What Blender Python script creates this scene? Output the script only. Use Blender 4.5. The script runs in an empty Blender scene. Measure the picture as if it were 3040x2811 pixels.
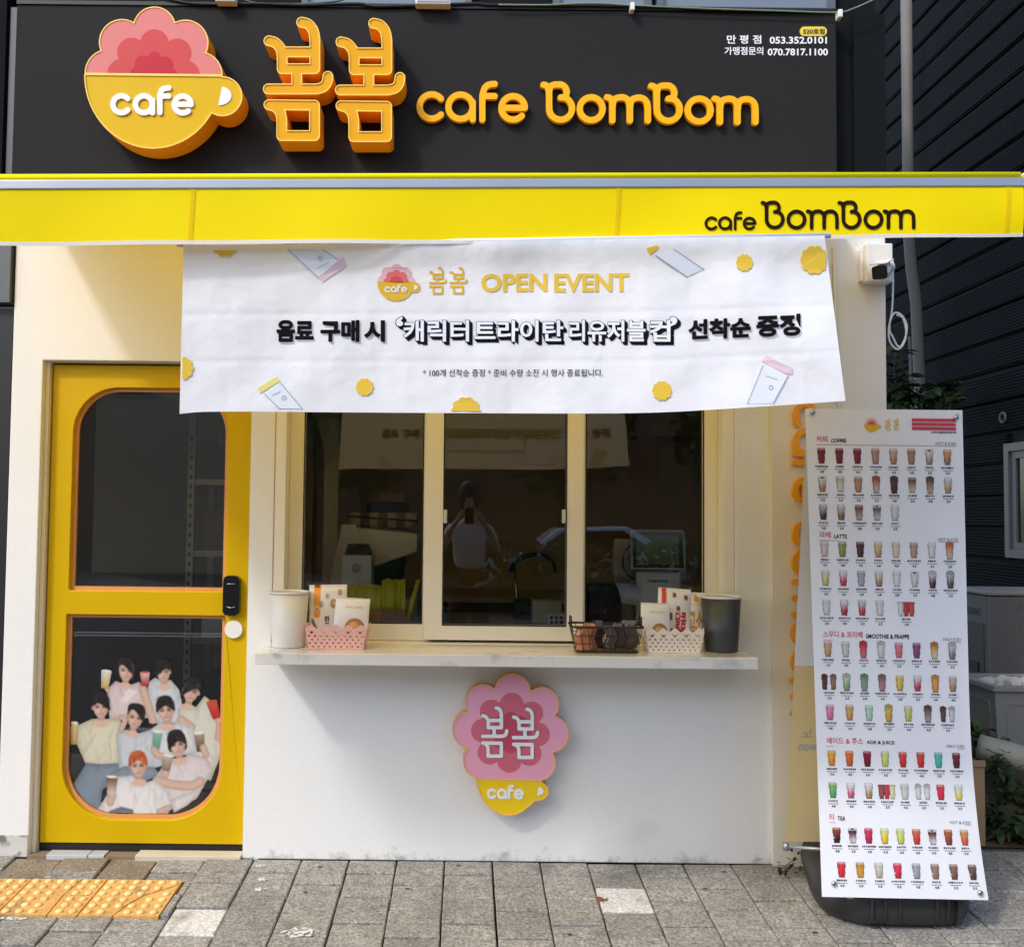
import bpy, bmesh, math, random
import numpy as np
from mathutils import Vector, Matrix
from mathutils.geometry import tessellate_polygon

random.seed(7); np.random.seed(7)
scene = bpy.context.scene
COL = scene.collection

# ------------------------------------------------------------------ camera
W, H = 3040.0, 2811.0                 # size of the photograph
F, CX, CY = 2800.0, 1386.0, 1405.5    # focal length and principal point in its pixels
DIST, EYE = 4.105, 1.48
PITCH, ROLL = math.radians(2.505), 0.0105
cam_d = bpy.data.cameras.new("camera"); cam = bpy.data.objects.new("camera", cam_d); COL.objects.link(cam)
CROT = Matrix.Rotation(math.pi/2 + PITCH, 3, 'X') @ Matrix.Rotation(ROLL, 3, 'Z')
CLOC = Vector((0, -DIST, EYE))
cam.matrix_world = Matrix.Translation(CLOC) @ CROT.to_4x4()
cam_d.sensor_width = 36; cam_d.lens = F / W * 36
cam_d.shift_x = (W/2 - CX) / W; cam_d.shift_y = 0
cam_d.clip_start = 0.01; cam_d.clip_end = 500
scene.camera = cam

# ------------------------------------------------------------------ world, sun, exposure
SUN = Vector((0.94, 1.0, -1.29)).normalized()       # the way the light travels
world = bpy.data.worlds.new("World"); scene.world = world; world.use_nodes = True
wn = world.node_tree
bg = wn.nodes["Background"]
sky = wn.nodes.new("ShaderNodeTexSky"); sky.sky_type = 'NISHITA'; sky.sun_disc = False
sky.sun_elevation = math.asin(-SUN.z)
sky.sun_rotation = math.atan2(-SUN.x, -SUN.y)
sky.air_density = 1.0; sky.dust_density = 1.6; sky.ozone_density = 1.0
wn.links.new(sky.outputs[0], bg.inputs[0]); bg.inputs[1].default_value = 0.15
sun_d = bpy.data.lights.new("sun", 'SUN'); sun_d.energy = 0.8; sun_d.angle = math.radians(5); sun_d.color = (1, .975, .94)
sun = bpy.data.objects.new("sun", sun_d); COL.objects.link(sun)
sun.rotation_euler = SUN.to_track_quat('-Z', 'Y').to_euler(); sun.location = (-6, -8, 9)
vs = scene.view_settings
vs.view_transform = 'Standard'; vs.look = 'None'; vs.gamma = 1; vs.exposure = 1.08
vs.use_curve_mapping = False
scene.cycles.max_bounces = 10; scene.cycles.transparent_max_bounces = 16
scene.cycles.use_denoising = True

# ------------------------------------------------------------------ helpers
def ray(px, py):
    return CROT @ Vector(((px - CX) / F, -(py - CY) / F, -1))
def at(px, py, Y=0.0):
    """the point of the upright plane at depth Y that a spot of the photograph shows"""
    d = ray(px, py); t = (Y - CLOC.y) / d.y
    return CLOC + d * t
SLOPE = 0.06
def gz(Y):
    return SLOPE * max(min(Y, 0), -1.9)
def on_ground(px, py):
    d = ray(px, py)
    t = (-CLOC.z + SLOPE * CLOC.y) / (d.z - SLOPE * d.y)
    p = CLOC + d * t
    if p.y > 0: p = CLOC + d * (-CLOC.z / d.z)
    return p
def plane(Y):
    return lambda px, py: at(px, py, Y)

def lin(c):
    c = np.asarray(c, float) / 255.0
    return np.where(c <= .04045, c / 12.92, ((c + .055) / 1.055) ** 2.4)

MATS = {}
def mat(name, col, rough=.6, metal=0.0, noise=None, bump=None, var=0.0, coat=0, spec=None, emit=None, attr=False, dirt=None, world=False, low=None):
    """procedural material; col in display values; noise=(scale, amount), bump=(scale, strength)"""
    if name in MATS: return MATS[name]
    m = bpy.data.materials.new(name); m.use_nodes = True; MATS[name] = m
    nt = m.node_tree; b = nt.nodes["Principled BSDF"]; L = nt.links.new
    b.inputs["Roughness"].default_value = rough; b.inputs["Metallic"].default_value = metal
    if spec is not None: b.inputs["Specular IOR Level"].default_value = spec
    if coat: b.inputs["Coat Weight"].default_value = coat; b.inputs["Coat Roughness"].default_value = .08
    src = None
    if attr:
        a = nt.nodes.new("ShaderNodeVertexColor"); a.layer_name = "Col"; src = a.outputs[0]
    else:
        r = nt.nodes.new("ShaderNodeRGB"); r.outputs[0].default_value = (*lin(col), 1); src = r.outputs[0]
    tc = nt.nodes.new("ShaderNodeTexCoord")
    if world:
        class T: pass
        g_ = nt.nodes.new("ShaderNodeNewGeometry"); tc = T(); tc.outputs = {"Object": g_.outputs["Position"]}
    def mixin(src, fac_out, lo, hi):
        mr = nt.nodes.new("ShaderNodeMapRange"); mr.inputs[3].default_value = lo; mr.inputs[4].default_value = hi
        L(fac_out, mr.inputs[0])
        mx = nt.nodes.new("ShaderNodeMix"); mx.data_type = 'RGBA'; mx.blend_type = 'MULTIPLY'; mx.inputs[0].default_value = 1
        L(src, mx.inputs[6]); L(mr.outputs[0], mx.inputs[7]); return mx.outputs[2]
    for nz in ([noise] if noise and not isinstance(noise, list) else (noise or [])):
        n = nt.nodes.new("ShaderNodeTexNoise"); n.inputs["Scale"].default_value = nz[0]; n.inputs["Detail"].default_value = 5
        L(tc.outputs["Object"], n.inputs["Vector"])
        src = mixin(src, n.outputs[0], 1 - nz[1] * 1.6, 1 + nz[1] * 1.6)
    if var:
        oi = nt.nodes.new("ShaderNodeObjectInfo"); src = mixin(src, oi.outputs["Random"], 1 - var, 1 + var)
    if low:                                     # splash marks along the foot of a wall: (height, colour)
        n = nt.nodes.new("ShaderNodeTexNoise"); n.inputs["Scale"].default_value = 9; n.inputs["Detail"].default_value = 9; n.inputs["Roughness"].default_value = .75
        L(tc.outputs["Object"], n.inputs["Vector"])
        sx = nt.nodes.new("ShaderNodeSeparateXYZ"); L(tc.outputs["Object"], sx.inputs[0])
        h = nt.nodes.new("ShaderNodeMapRange"); h.inputs[1].default_value = 0; h.inputs[2].default_value = low[0]; h.inputs[3].default_value = .17; h.inputs[4].default_value = -.12; L(sx.outputs[2], h.inputs[0])
        ad = nt.nodes.new("ShaderNodeMath"); L(n.outputs[0], ad.inputs[0]); L(h.outputs[0], ad.inputs[1])
        mr = nt.nodes.new("ShaderNodeMapRange"); mr.inputs[1].default_value = .6; mr.inputs[2].default_value = .78; mr.inputs[4].default_value = .75; L(ad.outputs[0], mr.inputs[0])
        mx = nt.nodes.new("ShaderNodeMix"); mx.data_type = 'RGBA'; mx.inputs[7].default_value = (*lin(low[1]), 1)
        L(mr.outputs[0], mx.inputs[0]); L(src, mx.inputs[6]); src = mx.outputs[2]
    if dirt:                                    # stains: (scale, threshold, colour)
        n = nt.nodes.new("ShaderNodeTexNoise"); n.inputs["Scale"].default_value = dirt[0]; n.inputs["Detail"].default_value = 6
        L(tc.outputs["Object"], n.inputs["Vector"])
        mr = nt.nodes.new("ShaderNodeMapRange"); mr.inputs[1].default_value = dirt[1]; mr.inputs[2].default_value = dirt[1] + .12
        L(n.outputs[0], mr.inputs[0])
        mx = nt.nodes.new("ShaderNodeMix"); mx.data_type = 'RGBA'; mx.inputs[7].default_value = (*lin(dirt[2]), 1)
        L(mr.outputs[0], mx.inputs[0]); L(src, mx.inputs[6]); src = mx.outputs[2]
    L(src, b.inputs["Base Color"])
    if bump:
        n = nt.nodes.new("ShaderNodeTexNoise"); n.inputs["Scale"].default_value = bump[0]; n.inputs["Detail"].default_value = 4
        L(tc.outputs["Object"], n.inputs["Vector"])
        bp = nt.nodes.new("ShaderNodeBump"); bp.inputs["Strength"].default_value = bump[1]; bp.inputs["Distance"].default_value = bump[2] if len(bump) > 2 else .004
        L(n.outputs[0], bp.inputs["Height"]); L(bp.outputs[0], b.inputs["Normal"])
    if emit:
        b.inputs["Emission Color"].default_value = (*lin(emit[0]), 1); b.inputs["Emission Strength"].default_value = emit[1]
    return m

def cloth(name, col, trans=.4, bump=None, rough=.7):
    """thin fabric that lets part of the light through"""
    if name in MATS: return MATS[name]
    m = mat(name, col, rough, noise=(6, .03), bump=bump, spec=.12); nt = m.node_tree
    b = nt.nodes["Principled BSDF"]; out = nt.nodes["Material Output"]
    t = nt.nodes.new("ShaderNodeBsdfTranslucent"); t.inputs[0].default_value = (*lin(col), 1)
    mx = nt.nodes.new("ShaderNodeMixShader"); mx.inputs[0].default_value = trans
    nt.links.new(b.outputs[0], mx.inputs[1]); nt.links.new(t.outputs[0], mx.inputs[2]); nt.links.new(mx.outputs[0], out.inputs[0])
    return m

def speckled(name, col, thr=.5, scale=70):
    """paint that has worn off in specks"""
    m = mat(name, col, .8, noise=(60, .3), world=True); nt = m.node_tree
    g_ = nt.nodes.new("ShaderNodeNewGeometry"); n = nt.nodes.new("ShaderNodeTexNoise"); n.inputs["Scale"].default_value = scale; n.inputs["Detail"].default_value = 4
    nt.links.new(g_.outputs["Position"], n.inputs["Vector"])
    mr = nt.nodes.new("ShaderNodeMapRange"); mr.inputs[1].default_value = thr - .05; mr.inputs[2].default_value = thr + .05; nt.links.new(n.outputs[0], mr.inputs[0])
    t = nt.nodes.new("ShaderNodeBsdfTransparent"); mx = nt.nodes.new("ShaderNodeMixShader")
    nt.links.new(mr.outputs[0], mx.inputs[0]); nt.links.new(nt.nodes["Principled BSDF"].outputs[0], mx.inputs[1]); nt.links.new(t.outputs[0], mx.inputs[2])
    nt.links.new(mx.outputs[0], nt.nodes["Material Output"].inputs[0]); return m
def glass(name, tint=(225, 228, 225), ior=1.6):
    if name in MATS: return MATS[name]
    m = bpy.data.materials.new(name); m.use_nodes = True; MATS[name] = m
    nt = m.node_tree; nt.nodes.clear(); N = nt.nodes.new; L = nt.links.new
    out = N("ShaderNodeOutputMaterial"); mx = N("ShaderNodeMixShader"); fr = N("ShaderNodeFresnel"); fr.inputs[0].default_value = ior
    tr = N("ShaderNodeBsdfTransparent"); tr.inputs[0].default_value = (*lin(tint), 1)
    gl = N("ShaderNodeBsdfGlossy"); gl.inputs["Roughness"].default_value = 0.0
    L(fr.outputs[0], mx.inputs[0]); L(tr.outputs[0], mx.inputs[1]); L(gl.outputs[0], mx.inputs[2]); L(mx.outputs[0], out.inputs[0])
    return m

class MB:
    """collects faces of ONE mesh"""
    def __init__(s): s.v = []; s.f = []; s.m = []; s.s = []; s.c = {}
    def add(s, vs, fs, m=0, smooth=False):
        o = len(s.v); s.v += [tuple(p) for p in vs]
        for f in fs: s.f.append([i + o for i in f]); s.m.append(m); s.s.append(smooth)
        return s
    def box(s, x0, x1, y0, y1, z0, z1, m=0):
        v = [(x, y, z) for x in (x0, x1) for y in (y0, y1) for z in (z0, z1)]
        return s.add(v, [(0, 1, 3, 2), (4, 6, 7, 5), (0, 4, 5, 1), (2, 3, 7, 6), (0, 2, 6, 4), (1, 5, 7, 3)], m)
    def frus(s, c0, a0, b0, z0, c1, a1, b1, z1, m=0):
        v = []
        for c, a, b, z in ((c0, a0, b0, z0), (c1, a1, b1, z1)):
            v += [(c[0] - a, c[1] - b, z), (c[0] + a, c[1] - b, z), (c[0] + a, c[1] + b, z), (c[0] - a, c[1] + b, z)]
        return s.add(v, [(3, 2, 1, 0), (4, 5, 6, 7), (0, 1, 5, 4), (1, 2, 6, 5), (2, 3, 7, 6), (3, 0, 4, 7)], m)
    def tube(s, path, r, n=8, m=0, closed=False):
        P = [Vector(p) for p in path]; k = len(P); R = r if isinstance(r, (list, tuple)) else [r] * k
        vs = []; up = None
        for i in range(k):
            if closed: t = P[(i + 1) % k] - P[i - 1]
            else: t = P[min(i + 1, k - 1)] - P[max(i - 1, 0)]
            t.normalize()
            if up is None: up = Vector((0, 0, 1)) if abs(t.z) < .9 else Vector((1, 0, 0))
            a = t.cross(up); a.normalize(); b = a.cross(t); up = b
            for j in range(n):
                q = 2 * math.pi * j / n; vs.append(P[i] + (a * math.cos(q) + b * math.sin(q)) * R[i])
        fs = [[i * n + j, i * n + (j + 1) % n, (i + 1) % k * n + (j + 1) % n, (i + 1) % k * n + j] for i in range(k if closed else k - 1) for j in range(n)]
        if not closed: fs += [list(range(n))[::-1], list(range((k - 1) * n, k * n))]
        return s.add(vs, fs, m, True)
    def lathe(s, cx, cy, prof, n=28, m=0, sx=1, sy=1):
        vs = [(cx + r * math.cos(2 * math.pi * j / n) * sx, cy + r * math.sin(2 * math.pi * j / n) * sy, z) for r, z in prof for j in range(n)]
        k = len(prof)
        fs = [[i * n + j, i * n + (j + 1) % n, (i + 1) * n + (j + 1) % n, (i + 1) * n + j] for i in range(k - 1) for j in range(n)]
        fs += [list(range(n))[::-1], list(range((k - 1) * n, k * n))]
        return s.add(vs, fs, m, True)
    def prism(s, loops, fn, back=None, m=0, mside=None):
        """loops in 2-D; fn(u, v) -> front point; back = offset vector (None: a sheet)"""
        if len(loops) > 1:                     # islands one by one, each with its own holes
            ar = lambda l: abs(sum(l[i - 1][0] * l[i][1] - l[i][0] * l[i - 1][1] for i in range(len(l))))
            def inside(p, l):
                c = False
                for i in range(len(l)):
                    (x1, y1), (x2, y2) = l[i - 1], l[i]
                    if (y1 > p[1]) != (y2 > p[1]) and p[0] < (x2 - x1) * (p[1] - y1) / (y2 - y1) + x1: c = not c
                return c
            par = [[j for j, k in enumerate(loops) if j != i and ar(k) > ar(l) and inside(l[0], k)] for i, l in enumerate(loops)]
            outs = [i for i in range(len(loops)) if len(par[i]) % 2 == 0]
            if len(outs) > 1:
                for i in outs:
                    hs = [l for j, l in enumerate(loops) if i in par[j] and len(par[j]) == len(par[i]) + 1]
                    s.prism([loops[i]] + hs, fn, back, m, mside)
                return s
        flat = [p for l in loops for p in l]
        tris = tessellate_polygon([[Vector((p[0], p[1], 0)) for p in l] for l in loops])
        front = [Vector(fn(*p)) for p in flat]
        s.add(front, tris, m)
        if back is not None:
            b = [p + Vector(back) for p in front]; n = len(front)
            s.add(b, [t[::-1] for t in tris], m)
            o = 0; fs = []
            for l in loops:
                k = len(l); fs += [(o + i, o + (i + 1) % k, n + o + (i + 1) % k, n + o + i) for i in range(k)]; o += k
            s.add(front + b, fs, m if mside is None else mside)
        return s
    def grid(s, nu, nv, fn, m=0, smooth=True):
        vs = [fn(i / (nu - 1), j / (nv - 1)) for j in range(nv) for i in range(nu)]
        return s.add(vs, [(j * nu + i, j * nu + i + 1, (j + 1) * nu + i + 1, (j + 1) * nu + i) for j in range(nv - 1) for i in range(nu - 1)], m, smooth)

def tag(o, label=None, cat=None, group=None, kind=None):
    if label: o["label"] = label
    if cat: o["category"] = cat
    if group: o["group"] = group
    if kind: o["kind"] = kind
    return o
def build(name, mb, mats, parent=None, bevel=0, recalc=True, seg=2, origin=None):
    me = bpy.data.meshes.new(name)
    org = Vector(origin) if origin is not None else Vector((0, 0, 0))
    me.from_pydata([Vector(v) - org for v in mb.v], [], mb.f)
    for m in (mats if isinstance(mats, (list, tuple)) else [mats]): me.materials.append(m)
    me.polygons.foreach_set("material_index", mb.m); me.polygons.foreach_set("use_smooth", mb.s)
    if recalc:
        bm = bmesh.new(); bm.from_mesh(me); bmesh.ops.remove_doubles(bm, verts=bm.verts, dist=1e-6)
        bmesh.ops.recalc_face_normals(bm, faces=bm.faces); bm.to_mesh(me); bm.free()
    me.update()
    o = bpy.data.objects.new(name, me); COL.objects.link(o); o.location = org
    if parent is not None: adopt(o, parent)
    if bevel:
        b = o.modifiers.new("bevel", 'BEVEL'); b.width = bevel; b.segments = seg; b.limit_method = 'ANGLE'; b.angle_limit = math.radians(40)
    return o
def adopt(o, p):
    o.parent = p
    w = p["_w"] if "_w" in p else None
    m = Matrix([list(w[i * 4:i * 4 + 4]) for i in range(4)]) if w else (Matrix.Translation(p.location) if p.type == 'EMPTY' or p.location.length else Matrix())
    o.matrix_parent_inverse = m.inverted()
def thing(name, label, cat, loc=(0, 0, 0), group=None, kind=None):
    o = bpy.data.objects.new(name, None); COL.objects.link(o); o.location = loc; o.empty_display_size = .05
    return tag(o, label, cat, group, kind)

# ---- 2-D shapes as distance fields
def seg(P, r):
    """strokes along polylines with round ends"""
    P = [np.asarray(p, float) for p in P]
    def f(X, Y):
        D = np.full(X.shape, 1e9)
        for p in P:
            for a, b in zip(p[:-1], p[1:]):
                d = b - a; L2 = max(d @ d, 1e-9)
                t = np.clip(((X - a[0]) * d[0] + (Y - a[1]) * d[1]) / L2, 0, 1)
                D = np.minimum(D, np.hypot(X - a[0] - t * d[0], Y - a[1] - t * d[1]))
        return D - r
    return f
def circ(cx, cy, r, ry=None):
    ry = ry or r
    return lambda X, Y: (np.hypot((X - cx) / r, (Y - cy) / ry) - 1) * min(r, ry)
def rrect(x0, y0, x1, y1, r=0):
    cx, cy, hx, hy = (x0 + x1) / 2, (y0 + y1) / 2, (x1 - x0) / 2 - r, (y1 - y0) / 2 - r
    def f(X, Y):
        qx = np.abs(X - cx) - hx; qy = np.abs(Y - cy) - hy
        return np.hypot(np.maximum(qx, 0), np.maximum(qy, 0)) + np.minimum(np.maximum(qx, qy), 0) - r
    return f
def pgon(P):
    P = np.asarray(P, float)
    def f(X, Y):
        D = np.full(X.shape, 1e18); S = np.ones(X.shape)
        for i in range(len(P)):
            a = P[i]; b = P[i - 1]; e = b - a; wx = X - a[0]; wy = Y - a[1]
            t = np.clip((wx * e[0] + wy * e[1]) / max(e @ e, 1e-9), 0, 1)
            D = np.minimum(D, (wx - e[0] * t) ** 2 + (wy - e[1] * t) ** 2)
            c1 = Y >= a[1]; c2 = Y < b[1]; c3 = e[0] * wy > e[1] * wx
            S = np.where((c1 & c2 & c3) | (~c1 & ~c2 & ~c3), -S, S)
        return S * np.sqrt(D)
    return f
def U(*F_): return lambda X, Y: np.minimum.reduce([f(X, Y) for f in F_])
def I(*F_): return lambda X, Y: np.maximum.reduce([f(X, Y) for f in F_])
def sub(a, b): return lambda X, Y: np.maximum(a(X, Y), -b(X, Y))
def grow(f, d): return lambda X, Y: f(X, Y) - d
def above(y): return lambda X, Y: Y - y           # keeps Y < y
def below(y): return lambda X, Y: y - Y
def arc(cx, cy, r, a0, a1, n=24, ry=None):
    return [(cx + r * math.cos(math.radians(a0 + (a1 - a0) * i / n)), cy + (ry or r) * math.sin(math.radians(a0 + (a1 - a0) * i / n))) for i in range(n + 1)]
def smooth(P, n=8, closed=False):
    P = [np.asarray(p, float) for p in P]; k = len(P); out = []
    for i in range(k if closed else k - 1):
        g = (lambda j: P[j % k]) if closed else (lambda j: P[min(max(j, 0), k - 1)])
        a, b, c, d = g(i - 1), g(i), g(i + 1), g(i + 2)
        for q in range(n):
            t = q / n; out.append(.5 * (2 * b + (c - a) * t + (2 * a - 5 * b + 4 * c - d) * t * t + (3 * b - a - 3 * c + d) * t ** 3))
    if not closed: out.append(P[-1])
    return [tuple(p) for p in out]
def simplify(L, tol):
    def rdp(p):
        if len(p) < 3: return p
        a, b = p[0], p[-1]; d = b - a; n = np.hypot(*d)
        q = np.abs(d[0] * (p[:, 1] - a[1]) - d[1] * (p[:, 0] - a[0])) / n if n > 1e-9 else np.hypot(*(p - a).T)
        i = int(np.argmax(q))
        return np.array([a, b]) if q[i] < tol else np.vstack([rdp(p[:i + 1])[:-1], rdp(p[i:])])
    p = np.asarray(L); h = len(p) // 2
    return np.vstack([rdp(p[:h + 1])[:-1], rdp(np.vstack([p[h:], p[:1]]))[:-1]])
def contours(f, x0, y0, x1, y1, step, tol=.12):
    """outlines of {f < 0} by marching squares"""
    xs = np.arange(x0, x1 + step, step); ys = np.arange(y0, y1 + step, step)
    X, Y = np.meshgrid(xs, ys); D = f(X, Y); D[np.abs(D) < 1e-6] = 1e-6
    D[0] = np.maximum(D[0], 1e-3); D[-1] = np.maximum(D[-1], 1e-3); D[:, 0] = np.maximum(D[:, 0], 1e-3); D[:, -1] = np.maximum(D[:, -1], 1e-3)
    ins = D < 0; s = ins[:-1, :-1].astype(int) + ins[:-1, 1:] + ins[1:, 1:] + ins[1:, :-1]
    link = {}; pts = {}
    def P(e):
        if e not in pts:
            k, i, j = e; a = D[i, j]
            if k == 0: t = a / (a - D[i, j + 1]); pts[e] = (xs[j] + t * step, ys[i])
            else: t = a / (a - D[i + 1, j]); pts[e] = (xs[j], ys[i] + t * step)
        return e
    for i, j in zip(*np.nonzero((s > 0) & (s < 4))):
        a, b, c, d = ins[i, j], ins[i, j + 1], ins[i + 1, j + 1], ins[i + 1, j]
        E = []
        if a != b: E.append((0, i, j))
        if b != c: E.append((1, i, j + 1))
        if c != d: E.append((0, i + 1, j))
        if d != a: E.append((1, i, j))
        prs = [(E[0], E[1])] if len(E) == 2 else ([(E[0], E[3]), (E[1], E[2])] if a else [(E[0], E[1]), (E[2], E[3])])
        for p, q in prs:
            P(p); P(q); link.setdefault(p, []).append(q); link.setdefault(q, []).append(p)
    loops = []; seen = set()
    for e in list(link):
        if e in seen: continue
        L = [e]; seen.add(e); cur = e
        while True:
            nx = [q for q in link[cur] if q not in seen]
            if not nx: break
            cur = nx[0]; seen.add(cur); L.append(cur)
        if len(L) > 5:
            q = simplify([pts[k] for k in L], tol * step)
            if len(q) > 2: loops.append([tuple(p) for p in q])
    return loops
def shape(mb, f, box, step, fn, back=None, m=0, mside=None):
    L = contours(f, *box, step)
    if L: mb.prism(L, fn, back, m, mside)
    return mb

_tc = {}
def text_geo(body, bold=0.0):
    k = (body, bold)
    if k not in _tc:
        c = bpy.data.curves.new("t", 'FONT'); c.body = body; c.size = 1; c.offset = bold; c.resolution_u = 3
        o = bpy.data.objects.new("t", c); COL.objects.link(o); bpy.context.view_layer.update()
        me = bpy.data.meshes.new_from_object(o.evaluated_get(bpy.context.evaluated_depsgraph_get()))
        v = np.array([p.co[:2] for p in me.vertices]); fs = [list(p.vertices) for p in me.polygons]
        bpy.data.objects.remove(o); bpy.data.curves.remove(c); bpy.data.meshes.remove(me)
        _tc[k] = (v, fs)
    return _tc[k]
def text(mb, body, x0, y0, x1, y1, fn, bold=0.0, m=0, dx=0, dy=0, ref=None, slant=0, back=None):
    """lettering stretched to the rectangle x0..x1, y0 (top)..y1 (bottom), y rising by slant over its width"""
    v, fs = text_geo(body, bold); r = text_geo(body, ref)[0] if ref is not None else v
    lo, hi = r.min(0), r.max(0)
    u = (v[:, 0] - lo[0]) / (hi[0] - lo[0]); w = (v[:, 1] - lo[1]) / (hi[1] - lo[1])
    P = [Vector(fn(x0 + a * (x1 - x0) + dx, y1 + b * (y0 - y1) + dy - slant * a)) for a, b in zip(u, w)]
    mb.add(P, fs, m)
    return mb

class Canvas:
    """colours painted on a grid of points (a flat print)"""
    def __init__(s, x0, y0, x1, y1, nx, ny, base=None):
        s.b = (x0, y0, x1, y1); s.X, s.Y = np.meshgrid(np.linspace(x0, x1, nx), np.linspace(y0, y1, ny)); s.nx, s.ny = nx, ny
        s.px = (x1 - x0) / nx
        s.c = np.zeros((ny, nx, 3)); s.a = np.zeros((ny, nx))
        if base is not None: s.c[:] = base; s.a[:] = 1
    def put(s, f, col, soft=None, rim=0.0, rimw=12, op=1.0, c2=None, grad=None):
        d = f(s.X, s.Y); k = np.clip(.5 - d / (soft or s.px), 0, 1) * op
        c = np.zeros_like(s.c); c[:] = col
        if c2 is not None:
            t = np.clip((s.Y - grad[0]) / (grad[1] - grad[0]), 0, 1)[..., None]; c = c * (1 - t) + np.asarray(c2, float) * t
        if rim: c = c * (1 - rim * np.exp(np.minimum(d, 0) / rimw))[..., None]
        s.c = s.c * (1 - k[..., None]) + c * k[..., None]; s.a = np.maximum(s.a, k)
    def mesh(s, name, fn, m, parent=None, cut=True, smooth_=False):
        idx = -np.ones((s.ny, s.nx), int); keep = np.ones((s.ny - 1, s.nx - 1), bool)
        if cut:
            A = s.a; keep = (A[:-1, :-1] + A[1:, :-1] + A[:-1, 1:] + A[1:, 1:]) > 2
        fs = []; vs = []; cs = []
        def V(i, j):
            if idx[i, j] < 0:
                idx[i, j] = len(vs); vs.append(fn(s.X[i, j], s.Y[i, j])); cs.append(s.c[i, j])
            return int(idx[i, j])
        for i, j in zip(*np.nonzero(keep)): fs.append((V(i, j), V(i, j + 1), V(i + 1, j + 1), V(i + 1, j)))
        me = bpy.data.meshes.new(name); me.from_pydata([tuple(v) for v in vs], [], fs)
        me.materials.append(m)
        ca = me.color_attributes.new("Col", 'FLOAT_COLOR', 'POINT')
        L = lin(np.clip(np.array(cs), 0, 255)); ca.data.foreach_set("color", np.c_[L, np.ones(len(L))].astype(np.float32).ravel())
        if smooth_: me.polygons.foreach_set("use_smooth", [True] * len(fs))
        me.update(); o = bpy.data.objects.new(name, me); COL.objects.link(o)
        if parent is not None: adopt(o, parent)
        return o
# ------------------------------------------------------------------ materials
M_wall = mat("painted_render", (232, 232, 229), .75, noise=[(1.7, .035), (60, .03)], bump=(120, .2), low=(.1, (150, 148, 140)), dirt=(2.1, .66, (224, 223, 219)))
M_wall_low = M_wall
M_char = mat("charcoal_panel", (40, 39, 39), .75, spec=.15, noise=(3, .04))
M_black = mat("black_cladding", (17, 19, 20), .75, spec=.15, noise=(2, .06))
M_yel_side = mat("orange_return", (250, 164, 12), .45, spec=.2, noise=(9, .05))
M_yel_face = mat("amber_acrylic", (234, 168, 0), .35, spec=.2, noise=(7, .03))
M_yel_rim = mat("pale_trim", (255, 214, 90), .35)
M_mustard = mat("cup_yellow", (226, 182, 0), .35, spec=.2, noise=(7, .03))
M_orange = mat("letter_orange", (255, 184, 14), .4, spec=.2, noise=(7, .03))
M_white = mat("white_acrylic", (240, 240, 238), .4)
M_pink1 = mat("petal_pink", (226, 130, 124), .4, spec=.2, noise=(8, .03))
M_pink2 = mat("petal_coral", (212, 76, 74), .4, spec=.2, noise=(8, .03))
M_pink3 = mat("petal_crimson", (198, 40, 54), .4, spec=.2, noise=(8, .03))
M_door = mat("door_yellow", (206, 170, 0), .42, spec=.2, noise=[(3, .03), (60, .02)], bump=(160, .05))
M_lip = mat("door_lip", (214, 150, 84), .5)
M_beige = mat("beige_frame", (230, 222, 202), .45, noise=(5, .02))
M_cream = mat("cream_frame", (238, 233, 220), .4, noise=(5, .02))
M_gasket = mat("dark_gasket", (40, 36, 32), .6)
M_alu = mat("brushed_aluminium", (172, 176, 182), .38, metal=.6, noise=(4, .06))
M_awn = cloth("awning_canvas", (255, 228, 0), .12, bump=(40, .1), rough=.6)
M_awn_top = cloth("awning_canvas_top", (255, 204, 0), .92, bump=(40, .1))
M_hem = cloth("white_hem", (244, 242, 238), .3)
M_print_dark = mat("dark_print", (40, 26, 18), .8, spec=.05)
M_blk = mat("black_plastic", (16, 16, 17), .22, coat=.4)
M_mblk = mat("black_matt", (24, 24, 25), .5)
M_wplast = mat("white_plastic", (232, 231, 228), .4, noise=(10, .015))
M_glass = glass("window_glass", (252, 252, 251), 1.72)
M_steel = mat("steel", (190, 190, 192), .25, metal=1)
def marble():
    m = mat("pale_marble", (236, 233, 226), .16, noise=[(3, .03)], dirt=(7, .56, (196, 198, 200)), coat=.3); return m
M_marble = marble()

# ------------------------------------------------------------------ ground
def terrain():
    mb = MB()
    # the street floor: the road runs past, falls into the pavement's kerb, rises to the shop line
    ys = [-60, -1.95, -1.9, 0.0, 0.05, 60]; zs = [-.22, -.22, -.30, -.30, -.03, -.03]
    for x0, x1 in ((-60, 60),):
        v = [(x, y, z) for y, z in zip(ys, zs) for x in (x0, x1)]
        mb.add(v, [(2 * i, 2 * i + 1, 2 * i + 3, 2 * i + 2) for i in range(len(ys) - 1)])
    m = mat("packed_earth", (104, 96, 84), .95, noise=[(1.5, .12), (30, .12)], bump=(60, .6))
    return tag(build("ground", mb, m, recalc=False), kind="structure")
terrain()
rd = MB().box(-60, 60, -15.6, -1.97, -.4, -.212)
road = tag(build("road", rd, mat("asphalt", (74, 73, 72), .9, noise=[(2, .06), (90, .12)], bump=(200, .5))), kind="structure")
for y in (-3.1, -8.6, -8.9, -14.9):
    for k, (a, b) in enumerate([(-40, 40)] if y != -5.95 else [(-40, 40)]):
        build("road_line", MB().box(a, b, y - .06, y + .06, -.211, -.206), mat("road_paint", (226, 226, 220), .7, noise=(8, .06)), road)
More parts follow.
